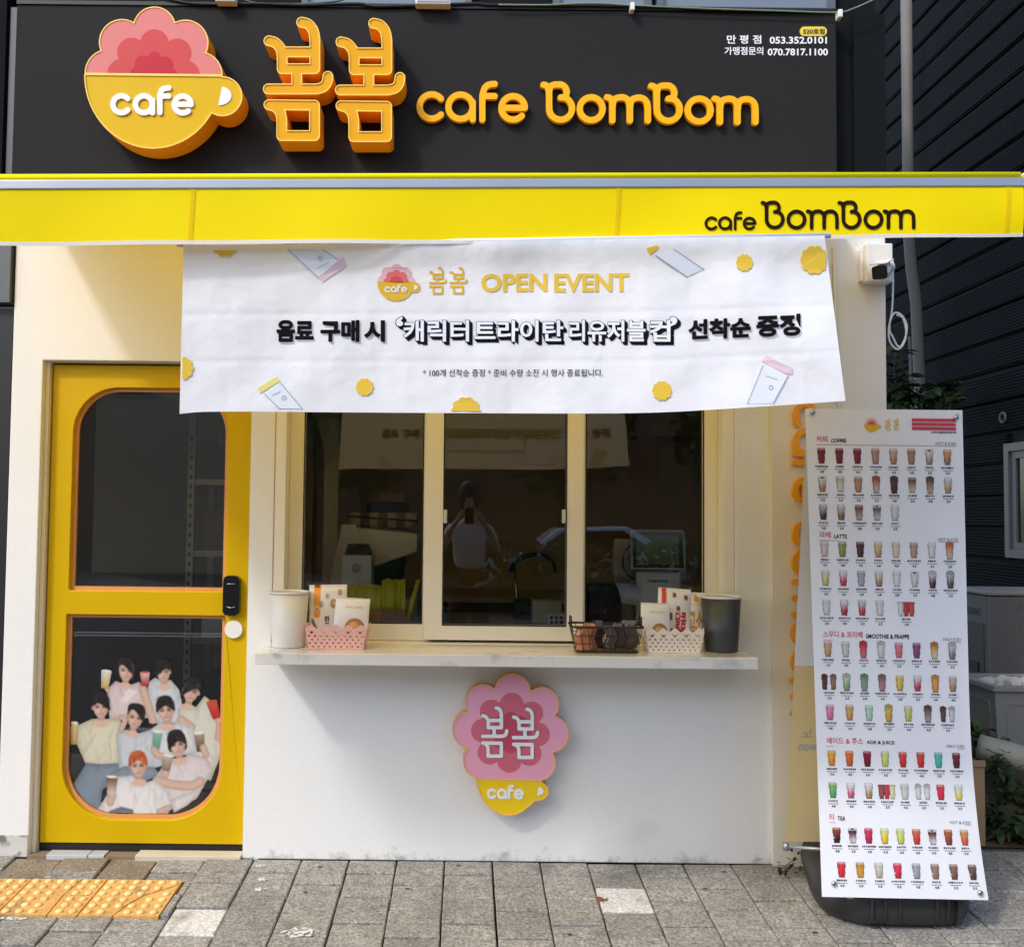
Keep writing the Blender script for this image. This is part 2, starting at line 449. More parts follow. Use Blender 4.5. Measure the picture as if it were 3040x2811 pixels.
pv = MB().add([(-30, -1.9, gz(-1.9) - .045), (30, -1.9, gz(-1.9) - .045), (30, 0.3, -.045), (-30, 0.3, -.045),
               (-30, -1.9, -.4), (30, -1.9, -.4), (30, 0.3, -.4), (-30, 0.3, -.4)],
              [(0, 1, 2, 3), (4, 7, 6, 5), (0, 4, 5, 1), (1, 5, 6, 2), (2, 6, 7, 3), (3, 7, 4, 0)])
pavement = tag(build("pavement", pv, mat("joint_sand", (92, 86, 78), .95, noise=[(14, .2), (80, .15)], bump=(120, .6))), kind="structure")
kb = MB().box(-30, 30, -2.02, -1.88, -.38, gz(-1.9) - .004)
build("kerb", kb, mat("kerb_stone", (150, 148, 142), .85, noise=(12, .12)), pavement, bevel=.02)

M_tile = mat("paver_grey", (146, 143, 135), .9, noise=[(3.1, .3), (26, .28), (90, .75), (200, .5)], bump=(160, .8), var=.09, dirt=(4.3, .64, (108, 102, 92)), world=True)
M_tile_pale = mat("paver_pale", (208, 206, 200), .9, noise=[(9, .15), (90, .5)], bump=(160, .8), world=True, dirt=(7, .6, (150, 146, 136)))
M_tile_brown = mat("paver_brown", (132, 120, 102), .9, noise=[(7, .3), (90, .7)], bump=(160, .8), var=.06, world=True)
TW, TL = .2035, .206
def tile_mesh(name, w, l, h, m):
    bm = bmesh.new(); bmesh.ops.create_cube(bm, size=1)
    for v in bm.verts: v.co = Vector((v.co.x * w, v.co.y * l, v.co.z * h - h / 2))
    bmesh.ops.bevel(bm, geom=[e for e in bm.edges if all(v.co.z > -h / 4 for v in e.verts)], offset=.004, segments=1, affect='EDGES')
    me = bpy.data.meshes.new(name); bm.to_mesh(me); bm.free(); me.materials.append(m); return me
tact_x1 = on_ground(545, 2612).x; tact_y1 = on_ground(400, 2612).y; TS = .3
tact_y0 = tact_y1 - TS
X0 = at(1320, 2555, 0).x
ang = math.atan(SLOPE)
rnd = random.Random(3)
pale = [on_ground(565, 2705), on_ground(1850, 2650)]
brown = [on_ground(250, 2575), on_ground(90, 2545), on_ground(345, 2550)]
_tm = {}
def tile(xa, xb, ya_, yb_):
    w, l = round(xb - xa, 3), round(yb_ - ya_, 3)
    if w < .03 or l < .03: return
    xc, yc = (xa + xb) / 2, (ya_ + yb_) / 2; k = "g"
    for P_, c_ in ((pale, "p"), (brown, "b")):
        for p in P_:
            if xa <= p.x <= xb and ya_ <= p.y <= yb_: k = c_
    key = (w, l, k)
    if key not in _tm: _tm[key] = tile_mesh("paving_tile", w - .006, l - .011, .05, {"g": M_tile, "p": M_tile_pale, "b": M_tile_brown}[k])
    o = bpy.data.objects.new("paving_tile", _tm[key]); COL.objects.link(o); o.parent = pavement
    rz = xc < -.85
    o.location = (xc + rnd.uniform(-.001, .001), yc, gz(yc) + rnd.uniform(-.003, .003) + (rnd.uniform(-.006, .006) if rz else 0))
    j = .022 if rz else .011
    o.rotation_euler = ((ang if yc < 0 else 0) + rnd.uniform(-j, j) * .6, rnd.uniform(-j, j), rnd.uniform(-.01, .01))
def column(xa, xb, top, bot, phase):
    """tiles laid down a strip from the wall towards the kerb"""
    y = top; first = phase
    while y > bot + .02:
        l = first if first else TL; first = 0
        tile(xa, xb, max(y - l, bot), y); y -= l
PHASE = .128
for c in range(-14, 15):
    xa, xb = X0 + c * TW, X0 + (c + 1) * TW
    top = 0.0 if (xa + xb) / 2 < 1.86 else .2
    ph = (PHASE + (TL / 2 if c % 2 else 0) + (top if top else 0)) % TL
    if ph < .04: ph += TL
    if xb <= tact_x1 + .03:
        column(xa, xb, top, tact_y1 + .002, ph); column(xa, xb, tact_y0 - .002, -1.86, TL / 2 if c % 2 else 0)
    elif xa < tact_x1:
        column(xa, xb, top, tact_y1 + .002, ph); column(tact_x1 + .002, xb, tact_y1 + .002, tact_y0 - .002, TL * .6); column(xa, xb, tact_y0 - .002, -1.86, 0)
    else: column(xa, xb, top, -1.86, ph)
# tactile slabs with domes, the cracks run through them
M_tact = mat("tactile_ochre", (216, 166, 92), .85, noise=[(8, .2), (110, .3)], bump=(140, .5), dirt=(9, .6, (150, 124, 88)), world=True)
M_dome = mat("worn_lit_dome", (238, 204, 140), .8, noise=[(30, .3)], world=True)  # paler than the slabs: wear, with the domes' highlights put into the colour
for n in range(4):
    x1 = tact_x1 - .003 - n * (TS + .006); x0 = x1 - TS
    cy = tact_y1 - TS / 2
    mb = MB()
    cr = random.Random(11 + n)
    # broken into two or three pieces: polygons with a small gap
    if n == 0: pieces = [[(0, 0), (.42, 0), (.5, .3), (.62, .55), (.95, .85), (1, .9), (1, 1), (0, 1)], [(.44, 0), (1, 0), (1, .88), (.96, .82), (.64, .53), (.52, .28)]]
    elif n == 1: pieces = [[(0, 0), (.62, 0), (.6, .5), (.66, 1), (0, 1)], [(.64, 0), (1, 0), (1, .52), (.62, .5)], [(.62, .52), (1, .54), (1, 1), (.68, 1)]]
    else: pieces = [[(0, 0), (1, 0), (1, 1), (0, 1)]]
    slab = None
    tm = thing("tactile_slab", ["cracked ochre tactile slab with raised domes, rightmost of the row", "ochre tactile slab broken in three, second from the right in the row",
                                "ochre tactile slab at the left edge of the photo", "ochre tactile slab outside the left edge"][n], "tactile paving", (x0 + TS / 2, cy, gz(cy)), "tactile slabs in front of the door")
    for pc in pieces:
        mb = MB()
        q = [(x0 + a * TS, cy - TS / 2 + b * TS) for a, b in pc]
        tilt = cr.uniform(-.008, .008)
        zf = lambda x, y: gz(y) + .002 + tilt * (x - x0)
        top_ = [(x, y, zf(x, y)) for x, y in q]; bot = [(x, y, gz(y) - .035) for x, y in q]; k = len(q)
        mb.add(top_ + bot, [list(range(k))] + [(i, (i + 1) % k, k + (i + 1) % k, k + i) for i in range(k)])
        build("slab_piece", mb, M_tact, tm)
        inside = pgon(q)
        for i in range(6):
            for j in range(6):
                dx, dy = x0 + (i + .5) * TS / 6, cy - TS / 2 + (j + .5) * TS / 6
                if float(inside(np.array([[dx]]), np.array([[dy]]))[0, 0]) < -.012:
                    d = MB().lathe(dx, dy, [(.0155, zf(dx, dy) - .002), (.0145, zf(dx, dy) + .004), (.011, zf(dx, dy) + .0075), (.004, zf(dx, dy) + .009)], 10)
                    build("dome", d, M_dome, tm, recalc=False)

M_spl = speckled("paint_splash", (214, 212, 204), .53); M_rust = speckled("rust_spot", (140, 82, 50), .56); M_gum = mat("dark_spot", (60, 58, 54), .9)
def spot(px, py, w, h, m, name, seed):
    c = on_ground(px, py); r_ = random.Random(seed); P = []
    for i in range(14):
        a = i / 14 * 6.283; k = r_.uniform(.55, 1.15); x, y = c.x + w * k * math.cos(a), c.y + h * k * math.sin(a); P.append((x, y))
    build(name, MB().prism([P], lambda x, y: (x, y, gz(y) + .0048), (0, 0, -.001)), m, pavement)
for i, (px, py, w, h) in enumerate(((770, 2572, .022, .014), (778, 2612, .028, .02), (772, 2642, .026, .022), (885, 2768, .075, .04), (50, 2728, .06, .016), (760, 2552, .012, .008), (2100, 2700, .006, .006), (2720, 2470, .006, .006))): spot(px, py, w, h, M_spl, "paint_splash", i)
spot(1786, 2672, .026, .022, M_rust, "rust_spot", 40)
for i, (px, py) in enumerate(((950, 2575), (905, 2650), (1360, 2570), (1690, 2775), (2150, 2590), (2095, 2640), (1210, 2640), (2420, 2770))): spot(px, py, .011, .006, M_gum, "dark_spot", 60 + i)
# ------------------------------------------------------------------ the shop front
xL, xR = at(26, 1400, 0).x, at(2631, 1000, 0).x
ZTOP = 2.93
DX0, DX1 = at(127, 1090, 0).x, at(745, 1300, 0).x
DZ1 = at(400, 1072, 0).z; DZ0 = at(400, 2522, 0).z
WX0, WX1 = at(818, 1240, 0).x, at(2181, 1240, 0).x
WZ0, WZ1 = .905, 2.16
shop = thing("cafe_building", "white rendered cafe kiosk front with dark upper wall", "building", (0, 1.4, 0))
R4 = lambda x0, x1, z0, z1: [(x0, z0), (x1, z0), (x1, z1), (x0, z1)]
fnY = lambda Y: (lambda x, z: (x, Y, z))
wall = MB().prism([[(xL, 0), (DX0, 0), (DX0, DZ1), (DX1, DZ1), (DX1, 0), (xR, 0), (xR, ZTOP), (xL, ZTOP)], R4(WX0, WX1, WZ0, WZ1)[::-1]], fnY(0), (0, .16, 0))
build("front_wall", wall, M_wall, shop, bevel=.004)
M_side = mat("side_wall_paint", (225, 222, 214), .8, noise=(2, .03))
build("side_wall", MB().box(xR - .14, xR - .003, .161, 3.0, 0, ZTOP), M_side, shop)
build("side_wall", MB().box(xL + .003, xL + .14, .161, 3.0, 0, ZTOP), M_side, shop)
build("back_wall", MB().box(xL + .141, xR - .141, 2.9, 3.0, 0, ZTOP), mat("inner_plaster", (228, 204, 164), .85, noise=(2, .05)), shop)
build("inner_floor", MB().box(xL + .141, xR - .141, .161, 2.9, -.02, .02), mat("inner_floor_tile", (176, 156, 128), .5, noise=(3, .1)), shop)
build("ceiling", MB().box(xL + .141, xR - .141, .161, 2.9, 2.55, 2.62), mat("inner_ceiling", (232, 226, 212), .9), shop)
# upper storey behind the sign: dark cladding, the return on the right, a window band at the top
uX0, uX1 = at(-300, 100, .02).x, at(2622, 250, .02).x
ZS = at(1500, 30, -.05).z
build("upper_wall", MB().box(uX0, uX1, .02, 3.0, ZTOP + .002, ZS + .02), M_black, shop)
b2 = MB().box(uX0, uX1, .10, 3.0, ZS + .022, 7.0)
build("upper_wall", b2, M_black, shop)
build("corner_panel", MB().box(at(2532, 250, 0).x, uX1 - .003, -.012, .02 - .001, ZTOP, ZS + .02), mat("green_black_panel", (16, 20, 20), .75, spec=.15, noise=(2, .05)), shop)
M_upane = mat("upper_pane", (120, 128, 138), .12, spec=.6)
for a, b in ((1640, 1930), (1945, 2470), (900, 1400)):
    xa, xb = at(a, 15, .1).x, at(b, 15, .1).x
    w_ = build("upper_window", MB().prism([R4(xa, xb, ZS + .06, ZS + 1.3), R4(xa + .03, xb - .03, ZS + .085, ZS + 1.27)[::-1]], fnY(.06), (0, .039, 0)), mat("grey_frame", (92, 98, 104), .5), shop)
    build("pane", MB().box(xa + .03, xb - .03, .08, .088, ZS + .085, ZS + 1.27), M_upane, w_)
# low dirt on the left pier, plinth cracks: a thin skirt
build("plinth_stain", MB().box(xL + .004, DX0 - .004, -.0025, -.0005, .0, .09), mat("grimy_render", (206, 204, 198), .85, noise=(20, .05), dirt=(16, .5, (120, 118, 112))), shop)
build("corner_bead", MB().tube([at(2474, 735, -.006) , at(2492, 1260, -.006), at(2505, 2500, -.006)], .006, 8), M_beige, shop)

# ---- rounded decorative arch board with upright lettering beside the window
arch = thing("arch_board", "beige arch topped board with orange upright lettering behind the menu stand", "sign", at(2400, 2500, -.01))
ax0, ax1 = at(2290, 1300, -.02).x, at(2468, 1300, -.02).x
azt = at(2400, 745, -.02).z
fa = U(rrect(ax0, .0, ax1, azt - .09, 0), rrect(ax0, azt - .4, ax1, azt, .085))
mb = shape(MB(), fa, (ax0 - .02, -.02, ax1 + .02, azt + .02), .006, lambda x, z: (x, -.022, z), (0, .02, 0))
build("board", mb, mat("arch_cream", (230, 224, 208), .7, noise=(4, .02)), arch)
# ------------------------------------------------------------------ lettering shared by the signs
K2 = lambda P: [(740 + .3802 * x, .3802 * y) for x, y in P]
K3 = lambda P: [(1480 + .4102 * x, .4102 * y) for x, y in P]
def bom_strokes():
    hornL = smooth([(155, 325), (205, 340), (245, 385), (258, 440)], 6) + [(258, 540)]
    hornR = smooth([(410, 180), (462, 196), (500, 245), (513, 310)], 6) + [(513, 542)]
    bar = [(150, 700), (500, 700)] + smooth([(530, 700), (582, 682), (608, 645), (615, 602)], 6)
    tail = smooth([(155, 823), (205, 840), (242, 880), (255, 935)], 6) + [(255, 1064)]
    return [hornL, hornR, [(258, 411), (513, 411)], [(258, 542), (513, 542)], [(372, 545), (372, 700)], bar, tail,
            [(255, 1064), (511, 1064), (511, 827), (155, 823)]]
BOM = bom_strokes()                       # one syllable in its own drawing units, 660 wide, stroke half width 42
def word_cafe():
    c = K2(arc(1425, 833, 95, -41, -319, 30)); a = [K2(arc(1650, 835, 95, 0, 360, 36)), K2([(1745, 800), (1745, 935)])]
    f = [K2([(1820, 935), (1820, 745)] + smooth([(1820, 745), (1838, 690), (1870, 663), (1917, 657)], 5)), K2([(1820, 752), (1917, 752)])]
    e = [K3([(22, 782), (190, 782)]), K3(arc(106, 782, 85, 0, -318, 34))]
    return [[c], a, f, e]
def word_bom():
    B = [smooth([(325, 615), (345, 620), (362, 645), (367, 690)], 6) + [(367, 785)] + arc(450, 785, 83, 180, -65, 30) + smooth([(484, 712), (470, 705), (450, 708)], 3),
         smooth([(367, 672), (375, 630), (405, 614), (440, 614)], 6) + arc(440, 666, 54, -90, 30, 12) + [(470, 708)]]
    o = [arc(671, 788, 83, 0, 360, 36)]
    m = [smooth([(785, 705), (808, 712), (822, 735), (825, 770)], 5) + [(825, 874)],
         smooth([(826, 770), (838, 722), (880, 706), (920, 712), (946, 742), (952, 790)], 5) + [(952, 874)],
         smooth([(954, 770), (966, 724), (1010, 708), (1050, 716), (1076, 748), (1082, 800)], 5) + [(1082, 874)]]
    sh = lambda G, dx, dy: [[(x + dx, y + dy) for x, y in s] for s in G]
    G = [B, o, m, sh(B, 780, 8), sh(o, 782, 10), sh(m, 779, 11)]
    return [[K3(s) for s in g] for g in G]
CAFE, BOMBOM = word_cafe(), word_bom()
def bbox(G, pad):
    P = np.array([p for s in G for p in s]); return (P[:, 0].min() - pad, P[:, 1].min() - pad, P[:, 0].max() + pad, P[:, 1].max() + pad)
# flower-in-a-cup emblem, drawn in its own units (cup rim about 1075 wide)
def petals(L): return U(*[circ(*p) for p in L])
FL1 = U(petals([(1208, 225, 168), (955, 335, 180), (1450, 340, 180), (850, 575, 186), (1558, 590, 182)]), rrect(900, 300, 1500, 600))
FL2 = U(petals([(1207, 345, 111), (1030, 412, 113), (1385, 415, 109), (955, 578, 115), (1448, 588, 112)]), rrect(1000, 420, 1400, 600))
FL3 = U(petals([(1207, 458, 50), (1120, 506, 68), (1288, 510, 64), (1076, 588, 62), (1328, 594, 60)]), rrect(1110, 480, 1300, 600))
RIM = lambda X, Y: Y - (583 + (X - 665) * .011)
CUPB = I(circ(1197, 590, 537, 575), lambda X, Y: -RIM(X, Y))
HAND = I(circ(1738, 757, 156), lambda X, Y: -RIM(X, Y))
CUP = U(CUPB, HAND)
EMB = U(I(FL1, RIM), CUP)
DHOLE = I(circ(1705, 752, 104, 76), lambda X, Y: (1735 - (Y - 680) * .2) - X)
CUPW = [[arc(952, 822, 66, -42, -318, 26)], [arc(1127, 822, 66, 0, 360, 30), [(1194, 790), (1194, 888)]],
        [[(1252, 886), (1252, 750)] + smooth([(1252, 750), (1266, 712), (1290, 698), (1322, 694)], 4), [(1252, 758), (1320, 758)]],
        [[(1372, 822), (1496, 822)], arc(1430, 824, 66, 0, -312, 30)]]

# ------------------------------------------------------------------ the fascia sign
YP = -.05                                    # face of the panel
sign = thing("fascia_sign", "wide charcoal fascia board with amber raised lettering and cup emblem above the awning", "sign", (0, YP, 2.9))
sx0, sx1 = at(42, 300, YP).x, at(2484, 300, YP).x
build("panel", MB().box(sx0, sx1, YP, .018, 2.9, ZS), M_char, sign, bevel=.003)
build("panel_edge", MB().box(sx0 - .03, sx0 - .002, YP + .004, .018, 2.9, ZS - .01), mat("grey_edge", (92, 92, 92), .5), sign)
build("panel_edge", MB().box(sx0, sx1, YP - .006, .018, ZS + .001, ZS + .018), mat("black_edge", (14, 14, 15), .5), sign)
# emblem
YE = YP - .13
k1 = lambda u, v: at(.3802 * u, .3802 * v, YE)
lift = lambda fn, d: (lambda u, v: Vector(fn(u, v)) + Vector((0, -d, 0)))
EB = (640, 30, 1920, 1190)
emb = build("emblem_box", shape(MB(), EMB, EB, 7, k1, (0, .112, 0), 1, 0), [M_yel_side, M_mustard], sign)
ring = lambda f, w: sub(f, grow(f, -w))
build("emblem_rim", shape(MB(), ring(EMB, 9), EB, 4, lift(k1, .004), (0, .004, 0)), M_yel_rim, emb)
build("petal_layer", shape(MB(), I(grow(FL1, -9), grow(RIM, -6)), EB, 6, lift(k1, .0015)), M_pink1, emb)
build("petal_layer", shape(MB(), I(FL2, grow(RIM, -6)), EB, 6, lift(k1, .0025)), M_pink2, emb)
build("petal_layer", shape(MB(), I(FL3, grow(RIM, -6)), EB, 6, lift(k1, .0035)), M_pink3, emb)
build("handle_hole", shape(MB(), DHOLE, EB, 4, lift(k1, .003)), M_white, emb)
for g in CUPW:
    build("cup_letter", shape(MB(), seg(g, 21), bbox(g, 40), 5, lift(k1, .007), (0, .005, 0)), M_white, emb)
# two big syllables
for n in range(2):
    kb_ = lambda u, v, n=n: at(740 + .3802 * (u + 562 * n), .3802 * (v + 8 * n), YE)
    f = seg(BOM, 42); bx = bbox(BOM, 70)
    o = build("syllable", shape(MB(), f, bx, 6, kb_, (0, .112, 0), 1, 0), [M_yel_side, M_yel_face], sign)
    build("syllable_rim", shape(MB(), ring(f, 8), bx, 3.5, lift(kb_, .004), (0, .004, 0)), M_yel_rim, o)
for g in CAFE + BOMBOM:
    build("letter", shape(MB(), seg(g, 9.2), bbox(g, 16), 1.6, plane(YP - .028), (0, .02, 0)), M_orange, sign)
pt = plane(YP - .002); mb = MB()
for w, a, b, c, d, bo in (("만 평 점", 2158, 105, 2260, 131, .02), ("053.352.0101", 2285, 110, 2455, 131, .025), ("가맹점문의", 2151, 140, 2266, 164, .018), ("070.7817.1100", 2279, 145, 2458, 166, .025)):
    build("contact_lettering", text(MB(), w, a, b, c, d, pt, bo), mat("white_vinyl", (244, 244, 244), .5), sign, recalc=False)
bd = build("branch_badge", shape(MB(), rrect(2375, 80, 2455, 108, 13), (2365, 70, 2465, 118), 1.5, plane(YP - .004), (0, .0035, 0)), mat("badge_yellow", (244, 214, 60), .5), sign)
build("badge_lettering", text(MB(), "520호점", 2384, 86, 2448, 102, plane(YP - .006), .02), mat("dark_vinyl", (30, 28, 24), .5), bd, recalc=False)

# ------------------------------------------------------------------ cables and clamps above the sign
def cable(name, pts, Y, r, m, label, cat="cable", grp=None):
    P = smooth([tuple(at(x, y, Y)) for x, y in pts], 6) if False else [at(x, y, Y) for x, y in smooth(pts, 8)]
    o = build(name, MB().tube(P, r, 6), m, recalc=False)
    return tag(o, label, cat, grp)
M_cab = mat("cable_black", (22, 24, 24), .5); M_cabg = mat("cable_green", (70, 104, 84), .5); M_cabc = mat("cable_tan", (126, 146, 122), .5)
cable("cable", [(480, -6), (560, 10), (650, 14), (760, 12), (900, 16), (1060, 12), (1130, 20), (1400, 12), (1480, 16), (1900, 20), (2150, 30), (2490, 34)], -.06, .006, M_cab, "long black cable running along the top of the fascia board", grp="cables above the sign")
cable("cable", [(700, -8), (760, 10), (860, 14), (990, 6), (1040, -8)], -.055, .004, M_cabg, "short green cable sagging above the raised syllables", grp="cables above the sign")
cable("cable", [(1480, 15), (1620, 16), (1730, 11), (1800, 12), (1880, 17), (2100, 27), (2300, 33), (2480, 38), (2530, 28), (2590, 2), (2620, -14)], -.075, .0035, M_cabc, "thin pale green cable looping off the fascia board's right end", grp="cables above the sign")
for (x, y) in ((1877, 19), (2493, 40)):
    p = at(x, y, -.08)
    tag(build("cable_clip", MB().box(p.x - .009, p.x + .009, -.092, -.052, p.z - .022, p.z + .012), M_wplast, bevel=.002), "small white cable clip " + ("near the middle of the fascia top" if x < 2000 else "at the fascia's top right corner"), "clip")
for (a, b, c, d, t) in ((642, -14, 702, 11, "narrow white box above the cup emblem, cut by the top edge"), (1234, -4, 1338, 19, "white cable joint box above the second raised syllable")):
    p, q = at(a, d, -.08), at(b if False else c, b, -.08)
    o = build("junction_box", MB().box(p.x, q.x, -.10, -.052, p.z, max(q.z, p.z + .04)), M_wplast, bevel=.004)
    tag(o, t, "box")
    build("lid_face", MB().box(p.x + .008, q.x - .008, -.103, -.1005, p.z + .008, max(q.z, p.z + .04) - .006), mat("box_grey", (176, 176, 176), .5), o)

# ------------------------------------------------------------------ awning
YA0, YA1 = -1.62, -1.5                        # left and right end of the front bar
axl, axr = -1.93, at(3032, 540, YA1).x
def ya(x): return YA0 + (YA1 - YA0) * (x - axl) / (axr - axl)
def bar_pt(px, py):
    y = -1.55
    for _ in range(4): y = ya(at(px, py, y).x)
    return at(px, py, y)
L_, R_ = bar_pt(200, 545), bar_pt(2900, 538)
def barz(x): return L_.z + (R_.z - L_.z) * (x - L_.x) / (R_.x - L_.x)
awn = thing("awning", "yellow retractable awning with lettered valance over the whole front", "awning", (0, -.1, 2.9))
def awn_top(u, v):
    x = axl + (axr - axl) * u; zf = barz(x) + .012; y = ya(x) - .012
    return (x, y + (-.02 - y) * v, zf + (2.905 - zf) * v - .012 * math.sin(math.pi * v))
mbx = MB().grid(40, 14, awn_top)
build("canopy", mbx, M_awn_top, awn, recalc=False)
def bar_box(dy0, dy1, dz0, dz1, xa=None, xb=None):
    xa = axl if xa is None else xa; xb = axr if xb is None else xb
    v = [(x, ya(x) + y, barz(x) + z) for x in (xa, xb) for y in (dy0, dy1) for z in (dz0, dz1)]
    return MB().add(v, [(0, 1, 3, 2), (4, 6, 7, 5), (0, 4, 5, 1), (2, 3, 7, 6), (0, 2, 6, 4), (1, 5, 7, 3)])
build("front_bar", bar_box(-.03, .02, -.026, .0), M_alu, awn, bevel=.003)
build("front_roll", MB().tube([(x, ya(x) - .016, barz(x) + .011) for x in (axl, axr - .015)], .0085, 12), cloth("roll_canvas", (255, 236, 10), .05), awn)
build("end_cap", bar_box(-.035, .025, -.05, .022, axr, axr + .025), M_wplast, awn, bevel=.006)
build("end_cap", bar_box(-.035, .025, -.05, .022, axl - .025, axl), M_wplast, awn, bevel=.006)
build("cassette", MB().box(axl, axr, -.13, -.052, 2.82, 2.9), M_wplast, awn, bevel=.02)
def val(px, v):
    """valance: px across the photograph, v from 0 at the bar to 1 at the lower edge"""
    p = bar_pt(px, 560)
    lo = bar_pt(px, 727 - 26 * (max(px, 0) / 3040) ** 2)
    zt = barz(p.x) - .024
    wv = .006 * math.sin(px * .011) * v + .01 * math.sin(px * .0043 + 1) * v
    if px > 2600: wv += -.03 * ((px - 2600) / 430) ** 2 * v * (1.2 - v)
    return Vector((p.x, ya(p.x) - .026 + wv * .6, zt + (lo.z - zt) * v))
PXS = np.linspace(-560, 3022, 120)
gv = MB().grid(120, 8, lambda u, v: val(-560 + 3582 * u, v * .985))
build("valance", gv, M_awn, awn, recalc=False)
gh = MB().grid(120, 3, lambda u, v: val(-560 + 3582 * u, .985 + v * .075) + Vector((0, -.002, 0)))
build("valance_hem", gh, M_hem, awn, recalc=False)
for px in (590, 1840, 2985):
    build("seam", MB().grid(3, 8, lambda u, v: val(px - 14 * u - 6 * v, v * .98) + Vector((0, -.0015, 0))), cloth("seam_canvas", (250, 218, 20), .3), awn, recalc=False)
def valpt(px, py):
    a = val(px, 0); b = val(px, 1); d = ray(px, py); t = (a.y - CLOC.y) / d.y; z = (CLOC + d * t).z
    v = (z - a.z) / (b.z - a.z); p = val(px, v); return Vector((at(px, py, p.y - .003).x, p.y - .003, z))
def wmap(x0, y0, s, rise):                     # sign pixels -> valance pixels
    return lambda u, v: valpt(x0 + (u[0] if False else u) * s, y0 + v * s - rise * u * s)
for g in CAFE:
    T = [[(2093 + (x - 1240) * .466, 689 + (y - 365) * .466 - .014 * (x - 1240) * .466) for x, y in s] for s in g]
    build("valance_letter", shape(MB(), seg(T, 4.2), bbox(T, 8), 1.1, valpt), M_print_dark, awn, recalc=False)
for g in BOMBOM:
    T = [[(2256 + (x - 1603) * .713, 687 + (y - 367) * .72 - .014 * (x - 1603) * .713) for x, y in s] for s in g]
    build("valance_letter", shape(MB(), seg(T, 5.6), bbox(T, 10), 1.2, valpt), M_print_dark, awn, recalc=False)
for x in (-1.45, 1.05):                       # folding arms under the canvas
    e = Vector((x + .35, -.75, 2.62))
    build("folding_arm", MB().tube([(x, -.13, 2.84), e, (x - .02, ya(x) + .01, barz(x) - .012)], .018, 8), M_wplast, awn)

# upright lettering on the arch board (the word turned a quarter turn clockwise)
gm = mat("arch_letter_orange", (246, 166, 10), .45)
def turn(s):                                   # sign px -> photograph px: across becomes down
    return [(2345 + (372 - y) * .78 + 4, 1196 + (x - 1240) * .92) for x, y in s]
for g in CAFE + BOMBOM:
    T = [turn(s) for s in g]
    build("arch_letter", shape(MB(), seg(T, 8.6), bbox(T, 14), 2, plane(-.042), (0, .018, 0)), gm, arch)
# ------------------------------------------------------------------ yellow door
YD = .055
dx0, dx1 = at(152, 1400, YD).x - .003, DX1 - .006
dz0, dz1 = at(400, 2503, YD).z, at(400, 1085, YD).z
door = thing("entrance_door", "yellow door with round topped and round bottomed glass panes", "door", ((dx0 + dx1) / 2, YD, dz0))
pu = [at(205, 1700, YD).x, at(675, 1400, YD).x, at(400, 1754, YD).z, at(400, 1151, YD).z]
pl = [at(192, 2000, YD).x, at(664, 2000, YD).x, at(400, 2434, YD).z, at(400, 1824, YD).z]
def arch_pane(x0, x1, z0, z1, r, top):
    a = rrect(x0, z0, x1, z1, r)
    return U(a, rrect(x0, z0, x1, z1 - r - .01, 0)) if top else U(a, rrect(x0, z0 + r + .01, x1, z1, 0))
fu = arch_pane(*pu, .2, True); fl = arch_pane(*pl, .235, False)
leafbox = (dx0 - .02, dz0 - .02, dx1 + .02, dz1 + .02)
Lu = contours(fu, *leafbox, .008); Ll = contours(fl, *leafbox, .008)
leaf = MB().prism([R4(dx0, dx1, dz0, dz1)] + Lu + Ll, fnY(YD), (0, .045, 0))
lf = build("leaf", leaf, M_door, door, bevel=.003)
for f, nm in ((fu, "upper"), (fl, "lower")):
    lip = shape(MB(), sub(grow(f, .0), grow(f, -.016)), leafbox, .006, fnY(YD + .022), (0, .018, 0))
    build("pane_lip", lip, M_lip, door)
    g = shape(MB(), grow(f, -.004), leafbox, .02, fnY(YD + .034), (0, .006, 0))
    build("pane", g, M_glass, door)
# jamb round the leaf
build("door_frame", MB().prism([[(DX0 + .001, .002), (DX0 + .001, DZ1 - .001), (DX1 - .001, DZ1 - .001), (DX1 - .001, .002), (dx1 + .003, .002), (dx1 + .003, dz1 + .008), (dx0 - .006, dz1 + .008), (dx0 - .006, .002)]], fnY(.03), (0, .12, 0)), M_beige, door, bevel=.002)
build("threshold_gap", MB().box(dx0 - .005, dx1 + .002, YD + .012, YD + .05, .0, dz0 - .002), M_gasket, door)
lk = [at(660, 1827, YD - .03), at(712, 1709, YD - .03)]
lock = build("digital_lock", shape(MB(), rrect(lk[0].x, lk[0].z, lk[1].x, lk[1].z, .022), (lk[0].x - .02, lk[0].z - .02, lk[1].x + .02, lk[1].z + .02), .004, fnY(YD - .03), (0, .03, 0)), M_blk, door, bevel=.006, seg=3)
for yy in (1733, 1801):
    a, b = at(672, yy, YD - .034), at(697, yy, YD - .034)
    build("lock_trim", MB().tube([(a.x, a.y, a.z), ((a.x + b.x) / 2, a.y, a.z - (.004 if yy > 1750 else 0)), (b.x, b.y, b.z)], .002, 6), M_steel, lock)
c = at(693, 1868, YD - .012)
kn = MB().prism([arc(c.x, c.z, .0385, 0, 351, 39)], fnY(YD - .014), (0, .013, 0))
build("round_pull", kn, M_wplast, door, bevel=.003)
